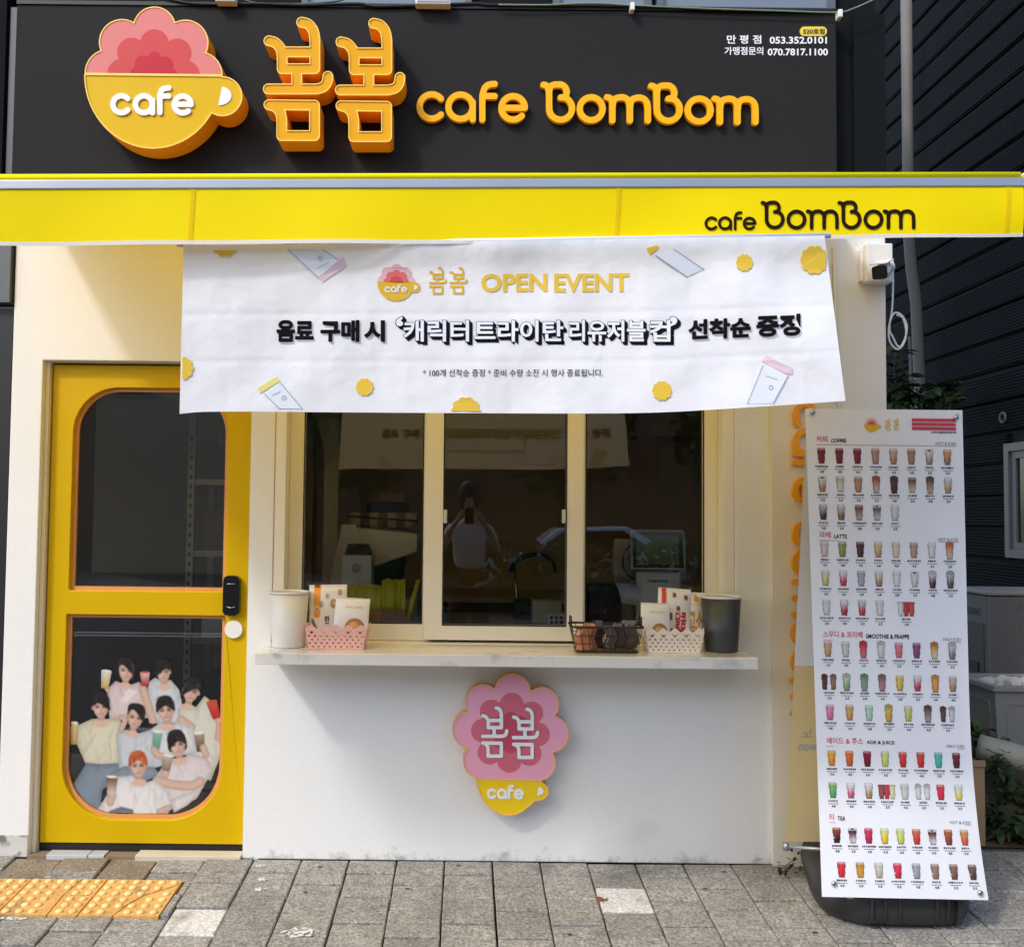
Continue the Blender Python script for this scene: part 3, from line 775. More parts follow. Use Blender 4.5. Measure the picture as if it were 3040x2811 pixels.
# step: cream slab, a strip of white tile and broken bits at its left
s0, s1 = at(405, 2527, .0), at(716, 2527, .0)
st = thing("door_step", "low cream door step with white tile scraps under the yellow door", "step", ((s0.x + s1.x) / 2, 0, 0))
build("slab", MB().box(s0.x, DX1 - .004, -.02, .052, -.03, .016), mat("cream_stone", (200, 192, 170), .8, noise=(10, .06), dirt=(6, .66, (150, 138, 112))), st, bevel=.003)
for a, b in ((140, 262), (265, 312)):
    build("white_tile", MB().box(at(a, 2520, 0).x, at(b, 2520, 0).x, -.012, .05, -.03, .013), mat("glazed_white", (192, 196, 198), .2, noise=(8, .04)), st, bevel=.002)
build("mortar", MB().box(at(316, 2520, 0).x, s0.x - .004, -.01, .05, -.03, .008), mat("brown_mortar", (132, 116, 94), .9, noise=(14, .15), bump=(40, .5)), st)
build("mortar", MB().box(DX0, at(137, 2520, 0).x, -.01, .05, -.03, .008), mat("brown_mortar", (132, 116, 94), .9), st)

# ------------------------------------------------------------------ printed film of eight people on the lower pane
YF = YD + .0335
film = thing("window_film", "photo print of eight men in pale shirts holding drinks, on the lower door pane", "poster", at(430, 2430, YF))
cv = Canvas(244, 348, 1386, 1548, 230, 240)
SK, SKD = (226, 188, 168), (196, 148, 128)
rs = np.random.RandomState(5)
def torso(P, col, folds=9, rim=.22):
    f = grow(pgon(P), 7); cv.put(f, col, 6, rim, 22)
    P = np.array(P); x0, y0 = P.min(0); x1, y1 = P.max(0)
    for _ in range(folds * 2):
        a = rs.uniform((x0, y0), (x1, y1)); d = rs.uniform((-34, 20), (34, 110))
        cv.put(I(seg([[a, a + d * .5 + rs.uniform(-10, 10, 2), a + d]], 3), grow(f, -6)), np.array(col) * .74, 34, op=.42)
        b = a + (14, 4); cv.put(I(seg([[b, b + d * .5, b + d]], 3), grow(f, -6)), np.minimum(np.array(col) * 1.1, 250), 26, op=.4)
def head(cx, cy, w, h, tilt=0, hair=(34, 28, 28), long_=0, bang=.0, part=0):
    c, s = math.cos(tilt), math.sin(tilt)
    def loc(f): return lambda X, Y: f((X - cx) * c + (Y - cy) * s, -(X - cx) * s + (Y - cy) * c)
    w *= .9
    cv.put(loc(rrect(-w * .45, h * .3, w * .45, h * 1.45, 18)), SKD, 6)                     # neck
    cv.put(loc(circ(0, h * 1.35, w * .95, h * .3)), SK, 10)                                  # collar bones
    cv.put(loc(U(circ(0, -h * .42, w * 1.14, h * .76), rrect(-w * 1.14, -h * .6, w * 1.14, h * (.02 + long_), 26))), hair, 6, .3, 14)
    for sx in (-1, 1):
        if not long_: cv.put(loc(circ(sx * w * 1.02, h * .06, w * .16, h * .17)), SKD, 5)
    face = U(circ(0, -.08 * h, w, h * .8), pgon([(-w * .97, 0), (w * .97, 0), (w * .8, h * .5), (w * .34, h * .92), (-w * .34, h * .92), (-w * .8, h * .5)]))
    cv.put(loc(face), SK, 6, .16, 14)
    cv.put(loc(I(face, lambda X, Y: w * .35 - X)), SKD, 30, op=.5)
    cv.put(loc(circ(-w * .35, h * .2, w * .34, h * .3)), (238, 202, 184), 26, op=.5)
    for sx in (-1, 1):
        cv.put(loc(circ(sx * w * .42, h * .0, w * .24, h * .075)), (70, 50, 44), 7, op=.9)
        cv.put(loc(seg([[(sx * w * .2, -h * .15), (sx * w * .68, -h * .17)]], 3)), (66, 50, 46), 6, op=.75)
    cv.put(loc(seg([[(w * .06, 0), (w * .12, h * .3)]], 3)), SKD, 9, op=.9)
    cv.put(loc(circ(w * .02, h * .33, w * .16, h * .05)), (180, 130, 112), 8, op=.7)
    cv.put(loc(circ(0, h * .55, w * .32, h * .07)), (196, 122, 112), 7, op=.8)
    px_ = part * w
    for k in range(9):                                                                       # fringe in locks swept from the parting
        u = -1 + k / 4.0; d = 1 if u * w > px_ else -1
        r0 = (px_ * .6 + u * w * .35, -h * 1.05); e_ = (u * w * 1.02, -h * (.66 - .5 * abs(u - part) ** 1.3 + .0) + h * bang * 1.3 * (1 - abs(u - part) * .3))
        cv.put(loc(seg([smooth([r0, ((r0[0] + e_[0]) / 2 + d * w * .16, (r0[1] + e_[1]) / 2 - h * .08), e_], 4)], w * .17)), np.array(hair) * rs.uniform(.75, 1.6), 6)
    cv.put(loc(circ(0, -h * .92, w * .86, h * .3)), hair, 8)
    cv.put(loc(circ(-w * .3, -h * 1.0, w * .5, h * .12)), np.minimum(np.array(hair) * 1.8 + 10, 255), 26, op=.45)
def limb(P, r, col=SK): cv.put(seg([smooth(P, 5)], r), col, 5, .22, 9)
def drink(x0, y0, x1, y1, c1, c2, tilt=0, top=(240, 240, 236)):
    cx, cy = (x0 + x1) / 2, (y0 + y1) / 2; w, h = (x1 - x0) / 2, (y1 - y0) / 2; c, s = math.cos(tilt), math.sin(tilt)
    def loc(f): return lambda X, Y: f((X - cx) * c + (Y - cy) * s, -(X - cx) * s + (Y - cy) * c)
    cv.put(loc(pgon([(-w, -h), (w, -h), (w * .72, h), (-w * .72, h)])), c1, 4, .2, 9, c2=c2, grad=(y0, y1))
    cv.put(loc(circ(0, -h, w, h * .16)), top, 4)
# back row
torso([(540, 610), (600, 550), (660, 570), (720, 575), (770, 555), (810, 640), (830, 810), (560, 820)], (226, 208, 208))
head(678, 470, 62, 82, .08, long_=.75, bang=.02, part=-.6); limb([(540, 610), (520, 560)], 18); drink(486, 470, 566, 600, (232, 232, 222), (220, 176, 96), .1)
cv.put(pgon([(690, 600), (640, 690), (680, 700), (760, 620)]), (238, 226, 226), 8)
torso([(840, 560), (890, 525), (950, 560), (1000, 540), (1060, 610), (1085, 740), (1060, 850), (850, 850)], (214, 222, 230))
head(948, 480, 58, 80, -.08, bang=.2, part=.4); limb([(800, 600), (830, 700), (872, 830)], 30); drink(776, 478, 852, 580, (236, 226, 222), (196, 40, 48), 0, (206, 60, 64))
torso([(1060, 760), (1110, 710), (1190, 740), (1250, 660), (1330, 720), (1380, 860), (1375, 1060), (1290, 1270), (1180, 1150), (1090, 950)], (222, 222, 204))
head(1152, 620, 66, 88, .22, bang=.2, part=.6); limb([(1350, 960), (1360, 860), (1340, 800)], 26); drink(1280, 690, 1362, 820, (226, 92, 60), (204, 36, 36), -.3, (214, 84, 40))
limb([(1080, 830), (1150, 880)], 32)
# middle row
torso([(300, 960), (330, 870), (430, 825), (540, 825), (630, 830), (640, 940), (618, 1155), (500, 1165), (385, 1150)], (226, 220, 192), 12)
torso([(385, 1150), (500, 1160), (640, 1150), (610, 1230), (500, 1340), (480, 1500), (350, 1450), (270, 1340)], (132, 152, 170), 12, .3)
head(490, 735, 66, 90, -.05, bang=.16, part=-.3); drink(254, 850, 328, 1010, (232, 206, 150), (214, 170, 92))
torso([(610, 930), (680, 905), (740, 940), (850, 905), (930, 960), (940, 1160), (780, 1200), (630, 1180)], (206, 216, 224), 10)
head(745, 815, 64, 88, .2, bang=-.12, part=-.5); limb([(640, 900), (668, 830), (640, 810)], 22)
torso([(560, 1230), (660, 1175), (880, 1180), (920, 1230), (820, 1270), (640, 1260)], (140, 158, 176), 4)
torso([(860, 900), (930, 850), (1000, 880), (1050, 850), (1160, 890), (1190, 1060), (1060, 1090), (920, 1100)], (226, 228, 230), 10)
head(965, 760, 66, 90, -.1, bang=.12); drink(866, 915, 936, 1040, (150, 196, 178), (96, 160, 140), .1); limb([(950, 1100), (900, 1080), (880, 1045)], 26)
drink(1178, 925, 1254, 1060, (196, 170, 150), (92, 66, 56), -.1); limb([(1260, 1080), (1240, 1030)], 26)
# front row
torso([(900, 1240), (990, 1110), (1080, 1120), (1140, 1080), (1260, 1110), (1310, 1200), (1250, 1290), (1190, 1400), (1060, 1470), (980, 1400)], (228, 218, 220), 14)
head(1050, 1010, 66, 92, -.18, long_=.5, bang=.22, part=.2)
limb([(905, 1270), (1010, 1300), (1150, 1310), (1215, 1280)], 34); limb([(960, 1230), (970, 1190)], 28)
drink(934, 1090, 1014, 1200, (206, 190, 172), (150, 122, 104), .15)
torso([(470, 1490), (540, 1380), (620, 1250), (720, 1240), (800, 1300), (880, 1270), (970, 1340), (1020, 1440), (960, 1540), (720, 1540), (560, 1520)], (238, 238, 238), 16)
torso([(1000, 1420), (1150, 1360), (1220, 1350), (1120, 1450), (1030, 1500)], (236, 232, 234), 4)
head(765, 1165, 66, 92, -.06, hair=(186, 82, 44), bang=.06)
torso([(560, 1500), (640, 1470), (720, 1490), (730, 1545), (580, 1545)], (120, 138, 158), 3)
limb([(560, 1430), (575, 1380)], 28); drink(528, 1245, 612, 1375, (120, 76, 50), (232, 226, 220), .05)
limb([(920, 1500), (990, 1470)], 24)
kf = lambda u, v: at(100 + .4059 * u, 1800 + .4059 * v, YF)
inpane = lambda X, Y: fl(*[np.array(a) for a in zip(*[[(kf(x, y).x, kf(x, y).z)[k] for k in (0, 1)] for x, y in zip(X.ravel(), Y.ravel())])]).reshape(X.shape)
cv.a = np.where(inpane(cv.X, cv.Y) > -.018, 0, cv.a)
def blur(A):
    for ax in (0, 1): A = (np.roll(A, 1, ax) + 2 * A + np.roll(A, -1, ax)) / 4
    return A
wa = (cv.a > .02).astype(float); cv.c = blur(cv.c * wa[..., None]) / np.maximum(blur(wa), .05)[..., None]
cv.c *= (1 + .012 * rs.randn(*cv.c.shape[:2]))[..., None]
M_film = mat("film_print", (255, 255, 255), .35, attr=True)
cv.c = np.clip((cv.c - cv.c.mean(-1, keepdims=True)) * .8 + cv.c.mean(-1, keepdims=True) * .9, 0, 255)
cv.mesh("printed_people", kf, M_film, film)

# ------------------------------------------------------------------ serving window
win = thing("serving_window", "three part cream framed serving window over the shelf", "window", ((WX0 + WX1) / 2, .05, WZ0))
e = .0015
def rect_frame(x0, x1, z0, z1, wl, wr, wb, wt, y0, y1):
    return MB().prism([R4(x0, x1, z0, z1), R4(x0 + wl, x1 - wr, z0 + wb, z1 - wt)[::-1]], fnY(y0), (0, y1 - y0, 0))
fw = at(851, 1240, 0).x - WX0
build("outer_frame", rect_frame(WX0 + e, WX1 - e, WZ0 + e, WZ1 - e, fw, fw, .015, .05, .004, .15), M_cream, win, bevel=.003)
ix0, ix1 = WX0 + fw + e, WX1 - fw - e
c0, c1 = at(1264, 1500, .05).x, at(1733, 1500, .05).x
zb = at(1500, 1902, .03).z
# side sashes in the rear track, the middle sash proud of them
ys0, ys1 = .085, .125
def sash(x0, x1, z0, wl, wr, wb, y0, y1, lab):
    s = build("sash", rect_frame(x0, x1, z0, WZ1 - .055, wl, wr, wb, .05, y0, y1), M_cream, win, bevel=.004)
    tag(s, lab)
    build("pane", MB().box(x0 + wl + .0006, x1 - wr - .0006, (y0 + y1) / 2, (y0 + y1) / 2 + .005, z0 + wb + .0006, WZ1 - .1056), M_glass, s)
    build("gasket", rect_frame(x0 + wl - .004, x1 - wr + .004, z0 + wb - .004, WZ1 - .1016, .006, .006, .006, .006, y0 - .0008, y0 + .001), M_gasket, s)
    return s
gl = at(906, 1300, ys0).x; gr = at(2088, 1300, ys0).x
sash(ix0, c0 + .03, WZ0 + .018, gl - ix0, .045, at(1100, 1848, ys0).z - WZ0 - .018, ys0, ys1, "fixed left sash set back behind the middle one")
sash(c1 - .03, ix1, WZ0 + .018, .045, ix1 - gr, at(1900, 1855, ys0).z - WZ0 - .018, ys0, ys1, "fixed right sash set back behind the middle one")
ms = sash(c0, c1, max(zb, WZ0 + .018), at(1318, 1500, .035).x - c0, c1 - at(1681, 1500, .035).x, at(1500, 1856, .035).z - max(zb, WZ0 + .018), .035, .08, "sliding middle sash standing proud")
for px in (1322, 1674):
    p = at(px, 1533, .03); build("latch", MB().box(p.x - .008, p.x + .008, .024, .036, p.z - .03, p.z + .03), mat("pale_latch", (196, 204, 196), .4), ms, bevel=.003)

# ------------------------------------------------------------------ shelf
SH = at(790, 1900, 0).z
zsh = .92
shx0, shx1 = at(802, 1899, 0).x, at(2188, 1919, 0).x
SD = .30
shelf = build("counter_shelf", MB().box(shx0, shx1, -SD, -.001, zsh - .047, zsh), M_marble, bevel=.003)
tag(shelf, "pale marbled serving shelf under the window", "shelf")
for k in (.18, .5, .82):
    x = shx0 + (shx1 - shx0) * k
    build("bracket", MB().add([(x - .012, -.002, zsh - .0475), (x - .012, -.05, zsh - .0475), (x - .012, -.002, zsh - .07), (x + .012, -.002, zsh - .0475), (x + .012, -.05, zsh - .0475), (x + .012, -.002, zsh - .07)],
                              [(0, 1, 2), (5, 4, 3), (0, 3, 4, 1), (1, 4, 5, 2), (2, 5, 3, 0)]), M_wplast, shelf)

# ------------------------------------------------------------------ round cornered emblem on the wall under the shelf
YW = -.075
ksc = .28136
kw = lambda u, v: at(1280 + ksc * u, 1940 + ksc * v, YW)
em2 = thing("wall_emblem", "pink flower in a yellow cup light box on the wall under the shelf", "sign", kw(840, 900))
E1 = U(petals([(860, 402, 192), (548, 512, 190), (1168, 535, 184), (420, 800, 196), (1257, 846, 197), (524, 1125, 190), (1124, 1150, 190), (820, 1240, 160)]), circ(840, 815, 455), rrect(520, 1050, 1130, 1345, 10))
RIM2 = lambda X, Y: Y - (1318 + (X - 470) * .03)
C1 = I(pgon(smooth([(468, 1250), (472, 1330), (505, 1455), (580, 1585), (695, 1675), (810, 1705), (930, 1682), (1030, 1610), (1085, 1556), (1170, 1345), (1170, 1250)], 6, True)), lambda X, Y: -RIM2(X, Y))
H1 = I(U(circ(1140, 1448, 98), pgon([(1000, 1340), (1150, 1340), (1150, 1548), (1000, 1560)])), lambda X, Y: -RIM2(X, Y))
CUP2 = U(C1, H1); EM2 = U(I(E1, RIM2), CUP2); BB2 = (190, 170, 1480, 1740)
M_rose1 = mat("petal_rose", (238, 168, 190), .4, noise=(8, .02)); M_rose2 = mat("petal_deep_rose", (214, 106, 126), .4, noise=(8, .02)); M_rose3 = mat("petal_wine", (196, 74, 98), .4)
M_edge2 = mat("emblem_edge", (222, 166, 74), .45)
eb = build("emblem_box", shape(MB(), EM2, BB2, 9, kw, (0, .06, 0), 1, 0), [M_edge2, M_rose1], em2)
build("cup_face", shape(MB(), grow(CUP2, -5), BB2, 8, lift(kw, .0012)), mat("cup_lemon", (240, 204, 14), .4, noise=(8, .02)), em2)
build("emblem_rim", shape(MB(), ring(EM2, 10), BB2, 5, lift(kw, .0035), (0, .0035, 0)), mat("rim_apricot", (240, 186, 110), .4), em2)
build("petal_layer", shape(MB(), U(petals([(850, 540, 128), (635, 605, 122), (1060, 625, 121), (546, 810, 126), (1126, 850, 126), (616, 1040, 126), (1036, 1055, 126), (825, 1125, 128)]), circ(838, 830, 300)), BB2, 8, lift(kw, .0012)), M_rose2, em2)
build("petal_layer", shape(MB(), U(*[circ(838 + 135 * math.cos(a * math.pi / 4), 830 + 135 * math.sin(a * math.pi / 4), 82) for a in range(8)], circ(838, 830, 130)), BB2, 8, lift(kw, .0018)), M_rose3, em2)
for n in range(2):
    S = [[(522 + 325 * n + (x - 112) * .545, 545 + 14 * n + (y - 140) * .575) for x, y in s] for s in BOM]
    o = build("syllable_outline", shape(MB(), seg(S, 23), bbox(S, 40), 6, lift(kw, .0024)), mat("plum_outline", (112, 60, 92), .5), em2)
    build("syllable", shape(MB(), seg(S, 18.5), bbox(S, 40), 5, lift(kw, .006), (0, .003, 0)), M_white, em2)
for g in CUPW:
    T = [[(640 + (x - 952) * .6, 1474 + (y - 822) * .64 + (x - 952) * .005) for x, y in s] for s in g]
    build("cup_letter", shape(MB(), seg(T, 15), bbox(T, 26), 5, lift(kw, .005), (0, .003, 0)), M_white, em2)
build("handle_hole", shape(MB(), I(circ(1118, 1448, 68, 46), lambda X, Y: (1132 - (Y - 1405) * .2) - X), BB2, 5, lift(kw, .003)), M_white, em2)
# ------------------------------------------------------------------ event banner hanging from the awning bar
bn = thing("event_banner", "white printed cloth banner hanging from the awning bar over the window", "banner", at(1490, 735, -1.57))
def lerp(a, b, t): return a + (b - a) * t
def edge(P, t):
    x = P[0][0] + (P[-1][0] - P[0][0]) * t
    return x, float(np.interp(x, [p[0] for p in P], [p[1] for p in P]))
BT = smooth([(545, 726), (1000, 722), (1500, 716), (2000, 706), (2448, 700)], 6)
BB = smooth([(533, 1229), (640, 1222), (1000, 1224), (1500, 1227), (1900, 1226), (2200, 1211), (2510, 1190)], 6)
def ban_px(u, v):
    a = edge(BT, u); b = edge(BB, u); return lerp(a[0], b[0], v), lerp(a[1], b[1], v)
wr = np.random.RandomState(4); WR = [(wr.uniform(2, 16), wr.uniform(-14, 14), wr.uniform(0, 6.28), wr.uniform(.4, 1)) for _ in range(12)]
def ban_y(u, v):
    y = -1.56 + .05 * v * (1 - u) + .012 * math.sin(u * 5) * v
    y += .0011 * sum(a * math.sin(6.28 * (u * fx * .5 + v * fy * .12) + ph) for fx, fy, ph, a in WR)
    d = abs((u * .96 + (1 - v) * .25) - 1.0)                  # pulled fold from the upper right corner
    y += -.012 * math.exp(-(d / .05) ** 2) * v * (1 - v) * 3 * (u > .6)
    for k in range(1, 14):                                    # packing creases
        y += .0011 * math.exp(-((u - k / 14) / .009) ** 2) * (1 if k % 2 else -1)
    y += .0014 * math.exp(-((v - .42) / .012) ** 2) + .0012 * math.exp(-((v - .7) / .012) ** 2)
    y += -.03 * math.exp(-(v / .12) ** 2) * .6                # bellies out over the bar
    return y
YG = np.array([[ban_y(i / 179, j / 63) for i in range(180)] for j in range(64)])
def ban_yi(u, v):
    a, b = min(max(u, 0), 1) * 179, min(max(v, 0), 1) * 63; i, j = min(int(a), 178), min(int(b), 62); s, t = a - i, b - j
    return float((YG[j, i] * (1 - s) + YG[j, i + 1] * s) * (1 - t) + (YG[j + 1, i] * (1 - s) + YG[j + 1, i + 1] * s) * t)
def ban(u, v):
    px, py = ban_px(u, v); return at(px, py, ban_y(u, v))
M_ban = cloth("banner_cloth", (252, 252, 255), .15, bump=(7, .3, .03), rough=.6)
build("cloth", MB().grid(180, 64, ban), M_ban, bn, recalc=False)
build("hanging_rod", MB().tube([ban(0, 0) + Vector((-.02, .012, .004)), ban(.5, 0) + Vector((0, .012, .004)), ban(1, 0) + Vector((.02, .012, .004))], .008, 8), M_wplast, bn)
def ban_print(px, py, d=.0022):
    u = (px - 545) / 1905.0; v = .5
    for _ in range(5):
        a = edge(BT, min(max(u, 0), 1)); b = edge(BB, min(max(u, 0), 1)); v = (py - a[1]) / (b[1] - a[1])
        L = lerp(545, 533, v); R = lerp(2448, 2510, v); u = (px - L) / (R - L)
    return at(px, py, ban_yi(u, v) - d * .8)
def bp(d): return lambda x, y: ban_print(x, y, d)
P_yel = mat("print_yellow", (242, 200, 62), .7); P_ylog = mat("print_gold", (230, 184, 40), .7); P_dark = mat("print_black", (30, 24, 26), .8, spec=.05); P_shade = mat("print_shadow", (204, 204, 212), .7)
P_w = mat("print_white", (244, 244, 248), .7); P_p1 = mat("print_pink", (240, 190, 194), .7); P_p2 = mat("print_coral", (236, 112, 112), .7); P_p3 = mat("print_red", (226, 74, 78), .7); P_line = mat("print_grey", (176, 180, 194), .7)
P_lpink = mat("print_pale_pink", (238, 208, 214), .7); P_lyel = mat("print_pale_yellow", (238, 226, 130), .7)
def scallop(cx, cy, r):
    return U(*[circ(cx + r * .72 * math.cos(a * math.pi / 5), cy + r * .72 * math.sin(a * math.pi / 5), r * .3) for a in range(10)], circ(cx, cy, r * .84))
clipb = lambda f: f
for cx, cy, r, cl in ((668, 722, 42, "t"), (540, 1093, 34, "l"), (1082, 1149, 26, ""), (1383, 1222, 44, "b"), (1965, 1160, 29, ""), (2210, 780, 25, ""), (2418, 772, 42, "")):
    f = scallop(cx, cy, r)
    if cl == "t": f = I(f, below(744))
    if cl == "l": f = I(f, lambda X, Y: 541 - X)
    if cl == "b": f = I(f, above(1220))
    if cx == 2418: f = I(f, lambda X, Y: X - 2451)
    build("blossom_print", shape(MB(), f, (cx - 50, cy - 50, cx + 50, cy + 50), 2, bp(.0036)), P_yel, bn, recalc=False)
# small emblem, syllables and OPEN EVENT
def esc(x0, y0, s): return lambda u, v: ban_print(x0 + (u - 660) * s, y0 + (v - 55) * s * .97, .0022)
se = (1248 - 1120) / (1895 - 660)
def emblem_print(parent, fnm, st=14, plain=False):
    o = build("emblem_print", shape(MB(), CUP, EB, st, fnm(0)), P_ylog, parent, recalc=False)
    build("petal_print", shape(MB(), I(FL1, RIM), EB, st, fnm(0)), P_p1, o, recalc=False)
    build("petal_print", shape(MB(), I(FL2, RIM), EB, st, fnm(1)), P_p2, o, recalc=False)
    build("petal_print", shape(MB(), I(FL3, RIM), EB, st, fnm(2)), P_p3, o, recalc=False)
    if not plain:
        for g in CUPW: build("cup_letter_print", shape(MB(), seg(g, 19), bbox(g, 40), 9, fnm(2)), P_w, o, recalc=False)
        build("handle_print", shape(MB(), DHOLE, EB, 10, fnm(2)), P_w, o, recalc=False)
emblem_print(bn, lambda k: (lambda u, v: ban_print(1120 + (u - 660) * se, 783 + (v - 55) * se * .97, .0022 + .0005 * k)))
for n in range(2):
    S = [[(1272 + 61 * n + (x - 112) * .1035, 792 + (y - 140) * .0855) for x, y in s] for s in BOM]
    build("syllable_print", shape(MB(), seg(S, 2.9), bbox(S, 6), 1.3, bp(.0022)), P_ylog, bn, recalc=False)
for w, x0, x1 in (("OPEN", 1428, 1624), ("EVENT", 1645, 1868)):
    build("headline_print", text(MB(), w, x0, 813, x1, 868, bp(.0022), .03, slant=2), P_yel, bn, recalc=False)
# main line
def dark_word(w, x0, x1, y0, y1, sl):
    for k, (a, b) in enumerate(((1.1, 0), (-1.1, 0), (0, 1.1), (0, -1.1))):
        build("word_weight_print", text(MB(), w, x0, y0, x1, y1, bp(.0030 + .00012 * k), .03, dx=a, dy=b, slant=sl), P_dark, bn, recalc=False)
    mb = text(MB(), w, x0, y0, x1, y1, bp(.0017), .034, dx=5, dy=6, slant=sl)
    build("word_shadow_print", mb, P_shade, bn, recalc=False)
    build("word_print", text(MB(), w, x0, y0, x1, y1, bp(.0026), .03, slant=sl), P_dark, bn, recalc=False)
dark_word("음료", 822, 930, 951, 1014, 0); dark_word("구매", 952, 1066, 951, 1014, 0); dark_word("시", 1081, 1142, 952, 1014, 0)
dark_word("선착순", 2044, 2228, 950, 1008, 7); dark_word("증정", 2246, 2376, 937, 1000, 5)
for w, x0, x1 in (("‘", 1176, 1196), ("캐릭터", 1198, 1392), ("트라이탄", 1408, 1672), ("리유저블", 1690, 1916), ("컵", 1928, 1990), ("’", 1990, 2010)):
    y0, y1 = (951, 1014) if w not in "‘’" else (941, 968)
    for k in range(5):
        build("word_block_print", text(MB(), w, x0, y0, x1, y1, bp(.0018 + .00025 * k), .045, ref=.02, dx=9 - 2.25 * k, dy=9 - 2.25 * k), P_dark, bn, recalc=False)
    build("word_print", text(MB(), w, x0, y0, x1, y1, bp(.0036), .026, ref=.02), P_w, bn, recalc=False)
build("note_print", text(MB(), "* 100개 선착순 증정 * 준비 수량 소진 시 행사 종료됩니다.", 1255, 1096, 1790, 1118, bp(.0024), .003), P_dark, bn, recalc=False)
P_back = mat("print_show_grey", (150, 146, 146), .7)
for o in list(bn.children):
    if o.name.split(".")[0] in ("word_print", "word_block_print", "note_print"):
        c = o.copy(); c.data = o.data.copy(); c.name = "show_through_print"; c.data.materials.clear(); c.data.materials.append(P_w if o.data.materials[0] == P_w else P_back)
        c.location = (0, .0095 if o.data.materials[0] == P_w else .0068, 0); COL.objects.link(c)
# tumbler drawings
P_body = mat("print_tint", (240, 242, 247), .7)
def tumbler(P, lid, mlid):
    (a, b, c, d) = P
    quad = [a, b, d, c]
    o = build("tumbler_print", shape(MB(), pgon(quad), bbox([quad], 4), 1.5, bp(.0016)), P_body, bn, recalc=False)
    for p, q in ((a, b), (c, d)): build("tumbler_line_print", shape(MB(), seg([[p, q]], 1.5), bbox([[p, q]], 4), 1.1, bp(.0022)), P_line, o, recalc=False)
    m0 = ((a[0] + c[0]) / 2, (a[1] + c[1]) / 2); m1 = ((b[0] + d[0]) / 2, (b[1] + d[1]) / 2)
    L_ = lambda t, s: (lerp(lerp(a[0], c[0], s), lerp(b[0], d[0], s), t), lerp(lerp(a[1], c[1], s), lerp(b[1], d[1], s), t))
    ln = [L_(.22, .25), L_(.22, .7)]; 
    build("tumbler_line_print", shape(MB(), seg([ln], 1.4), bbox([ln], 4), 1.1, bp(.0022)), mat("print_sage", (206, 216, 200), .7), o, recalc=False)
    cc_ = L_(.5, .62); build("tumbler_mark_print", shape(MB(), ring(circ(*cc_, 7), 2.4), (cc_[0] - 10, cc_[1] - 10, cc_[0] + 10, cc_[1] + 10), 1, bp(.0022)), P_line, o, recalc=False)
    build("tumbler_lid_print", shape(MB(), pgon(lid), bbox([lid], 4), 1.5, bp(.0022)), mlid, o, recalc=False)
tumbler([(945, 824), (855, 742), (1005, 772), (960, 742)], [(945, 824), (958, 838), (1027, 790), (1018, 762), (1010, 768)], P_lpink)
tumbler([(785, 1170), (830, 1213), (832, 1136), (898, 1214)], [(765, 1152), (772, 1168), (830, 1132), (822, 1118), (800, 1130)], P_lyel)
tumbler([(1945, 757), (2040, 822), (2000, 740), (2090, 800)], [(1918, 738), (1930, 757), (1958, 734), (1950, 728)], P_yel)
tumbler([(2265, 1085), (2219, 1198), (2340, 1115), (2296, 1197)], [(2260, 1072), (2276, 1054), (2300, 1068), (2354, 1094), (2352, 1112), (2330, 1108)], P_lpink)

# ------------------------------------------------------------------ menu stand
YB0, YB1 = -DIST + 3.5, -DIST + 3.66         # depth of the front sheet at its foot and head
def my(v): return lerp(YB1, YB0, v)
EL = lambda v: 2390 + 50 * v
ER = lambda v: 2857 + 34 * v + 44 * max(0, (v - .55) / .45) ** 2.2
def men(u, v, d=0.0):
    y0, y1 = lerp(1213, 2661, v), lerp(1218, 2671, v)
    px, py = lerp(EL(v), ER(v), u), lerp(y0, y1, u)
    return at(px, py, my(v) - .012 * math.sin(u * math.pi) * v - .02 * u * max(0, v - .6) - d)
ms_ = thing("menu_stand", "banner stand with a white drinks menu sheet and black water filled foot", "stand", on_ground(2660, 2740))
M_sheet = cloth("menu_sheet", (244, 245, 250), .08, rough=.5)
sheet = build("menu_sheet", MB().grid(14, 40, lambda u, v: men(u, v)), M_sheet, ms_, recalc=False)
mp = lambda d: (lambda u, v: men(u, v, d))
def rc(u0, v0, u1, v1): return [[(u0, v0), (u1, v0), (u1, v1), (u0, v1)]]
P_red = mat("print_crimson", (206, 62, 84), .6); P_cap = mat("print_caption", (96, 92, 100), .6); P_rule = mat("print_rule", (196, 128, 140), .6)
uu = lambda px, v: (px - EL(v)) / (ER(v) - EL(v))
# heading row
ks = 75 / 1235
emblem_print(ms_, lambda k: (lambda u, v: men(.374 + (u - 660) / 1235 * .105, .0165 + (v - 55) / 1150 * .032, .0012 + .0004 * k)), 24, True)
for n in range(2):
    S = [[(.505 + .053 * n + (x - 112) / 560 * .042, .0175 + (y - 140) / 1050 * .028) for x, y in s] for s in BOM]
    G = [[(x * 470, y * 1450) for x, y in s] for s in S]
    build("syllable_print", shape(MB(), seg(G, 1.3), bbox(G, 4), .7, lambda a, b: men(a / 470, b / 1450, .0012)), P_ylog, ms_, recalc=False)
for k in range(3): build("price_bar_print", MB().prism(rc(.677, .0175 + k * .0085, .957, .0245 + k * .0085), mp(.0012)), P_red, ms_, recalc=False)
def caption(mb, u, v, w, h):
    n = max(3, int(w / .011))
    for i in range(n):
        a = u - w / 2 + w * i / n
        mb.prism(rc(a, v - h / 2 * random.uniform(.7, 1), a + w / n * random.uniform(.6, .95), v + h / 2 * random.uniform(.7, 1)), mp(.0012))
mbc = MB(); caption(mbc, .88, .0455, .16, .005); o = build("caption_print", mbc, P_cap, ms_, recalc=False); o["kind"] = "stuff"
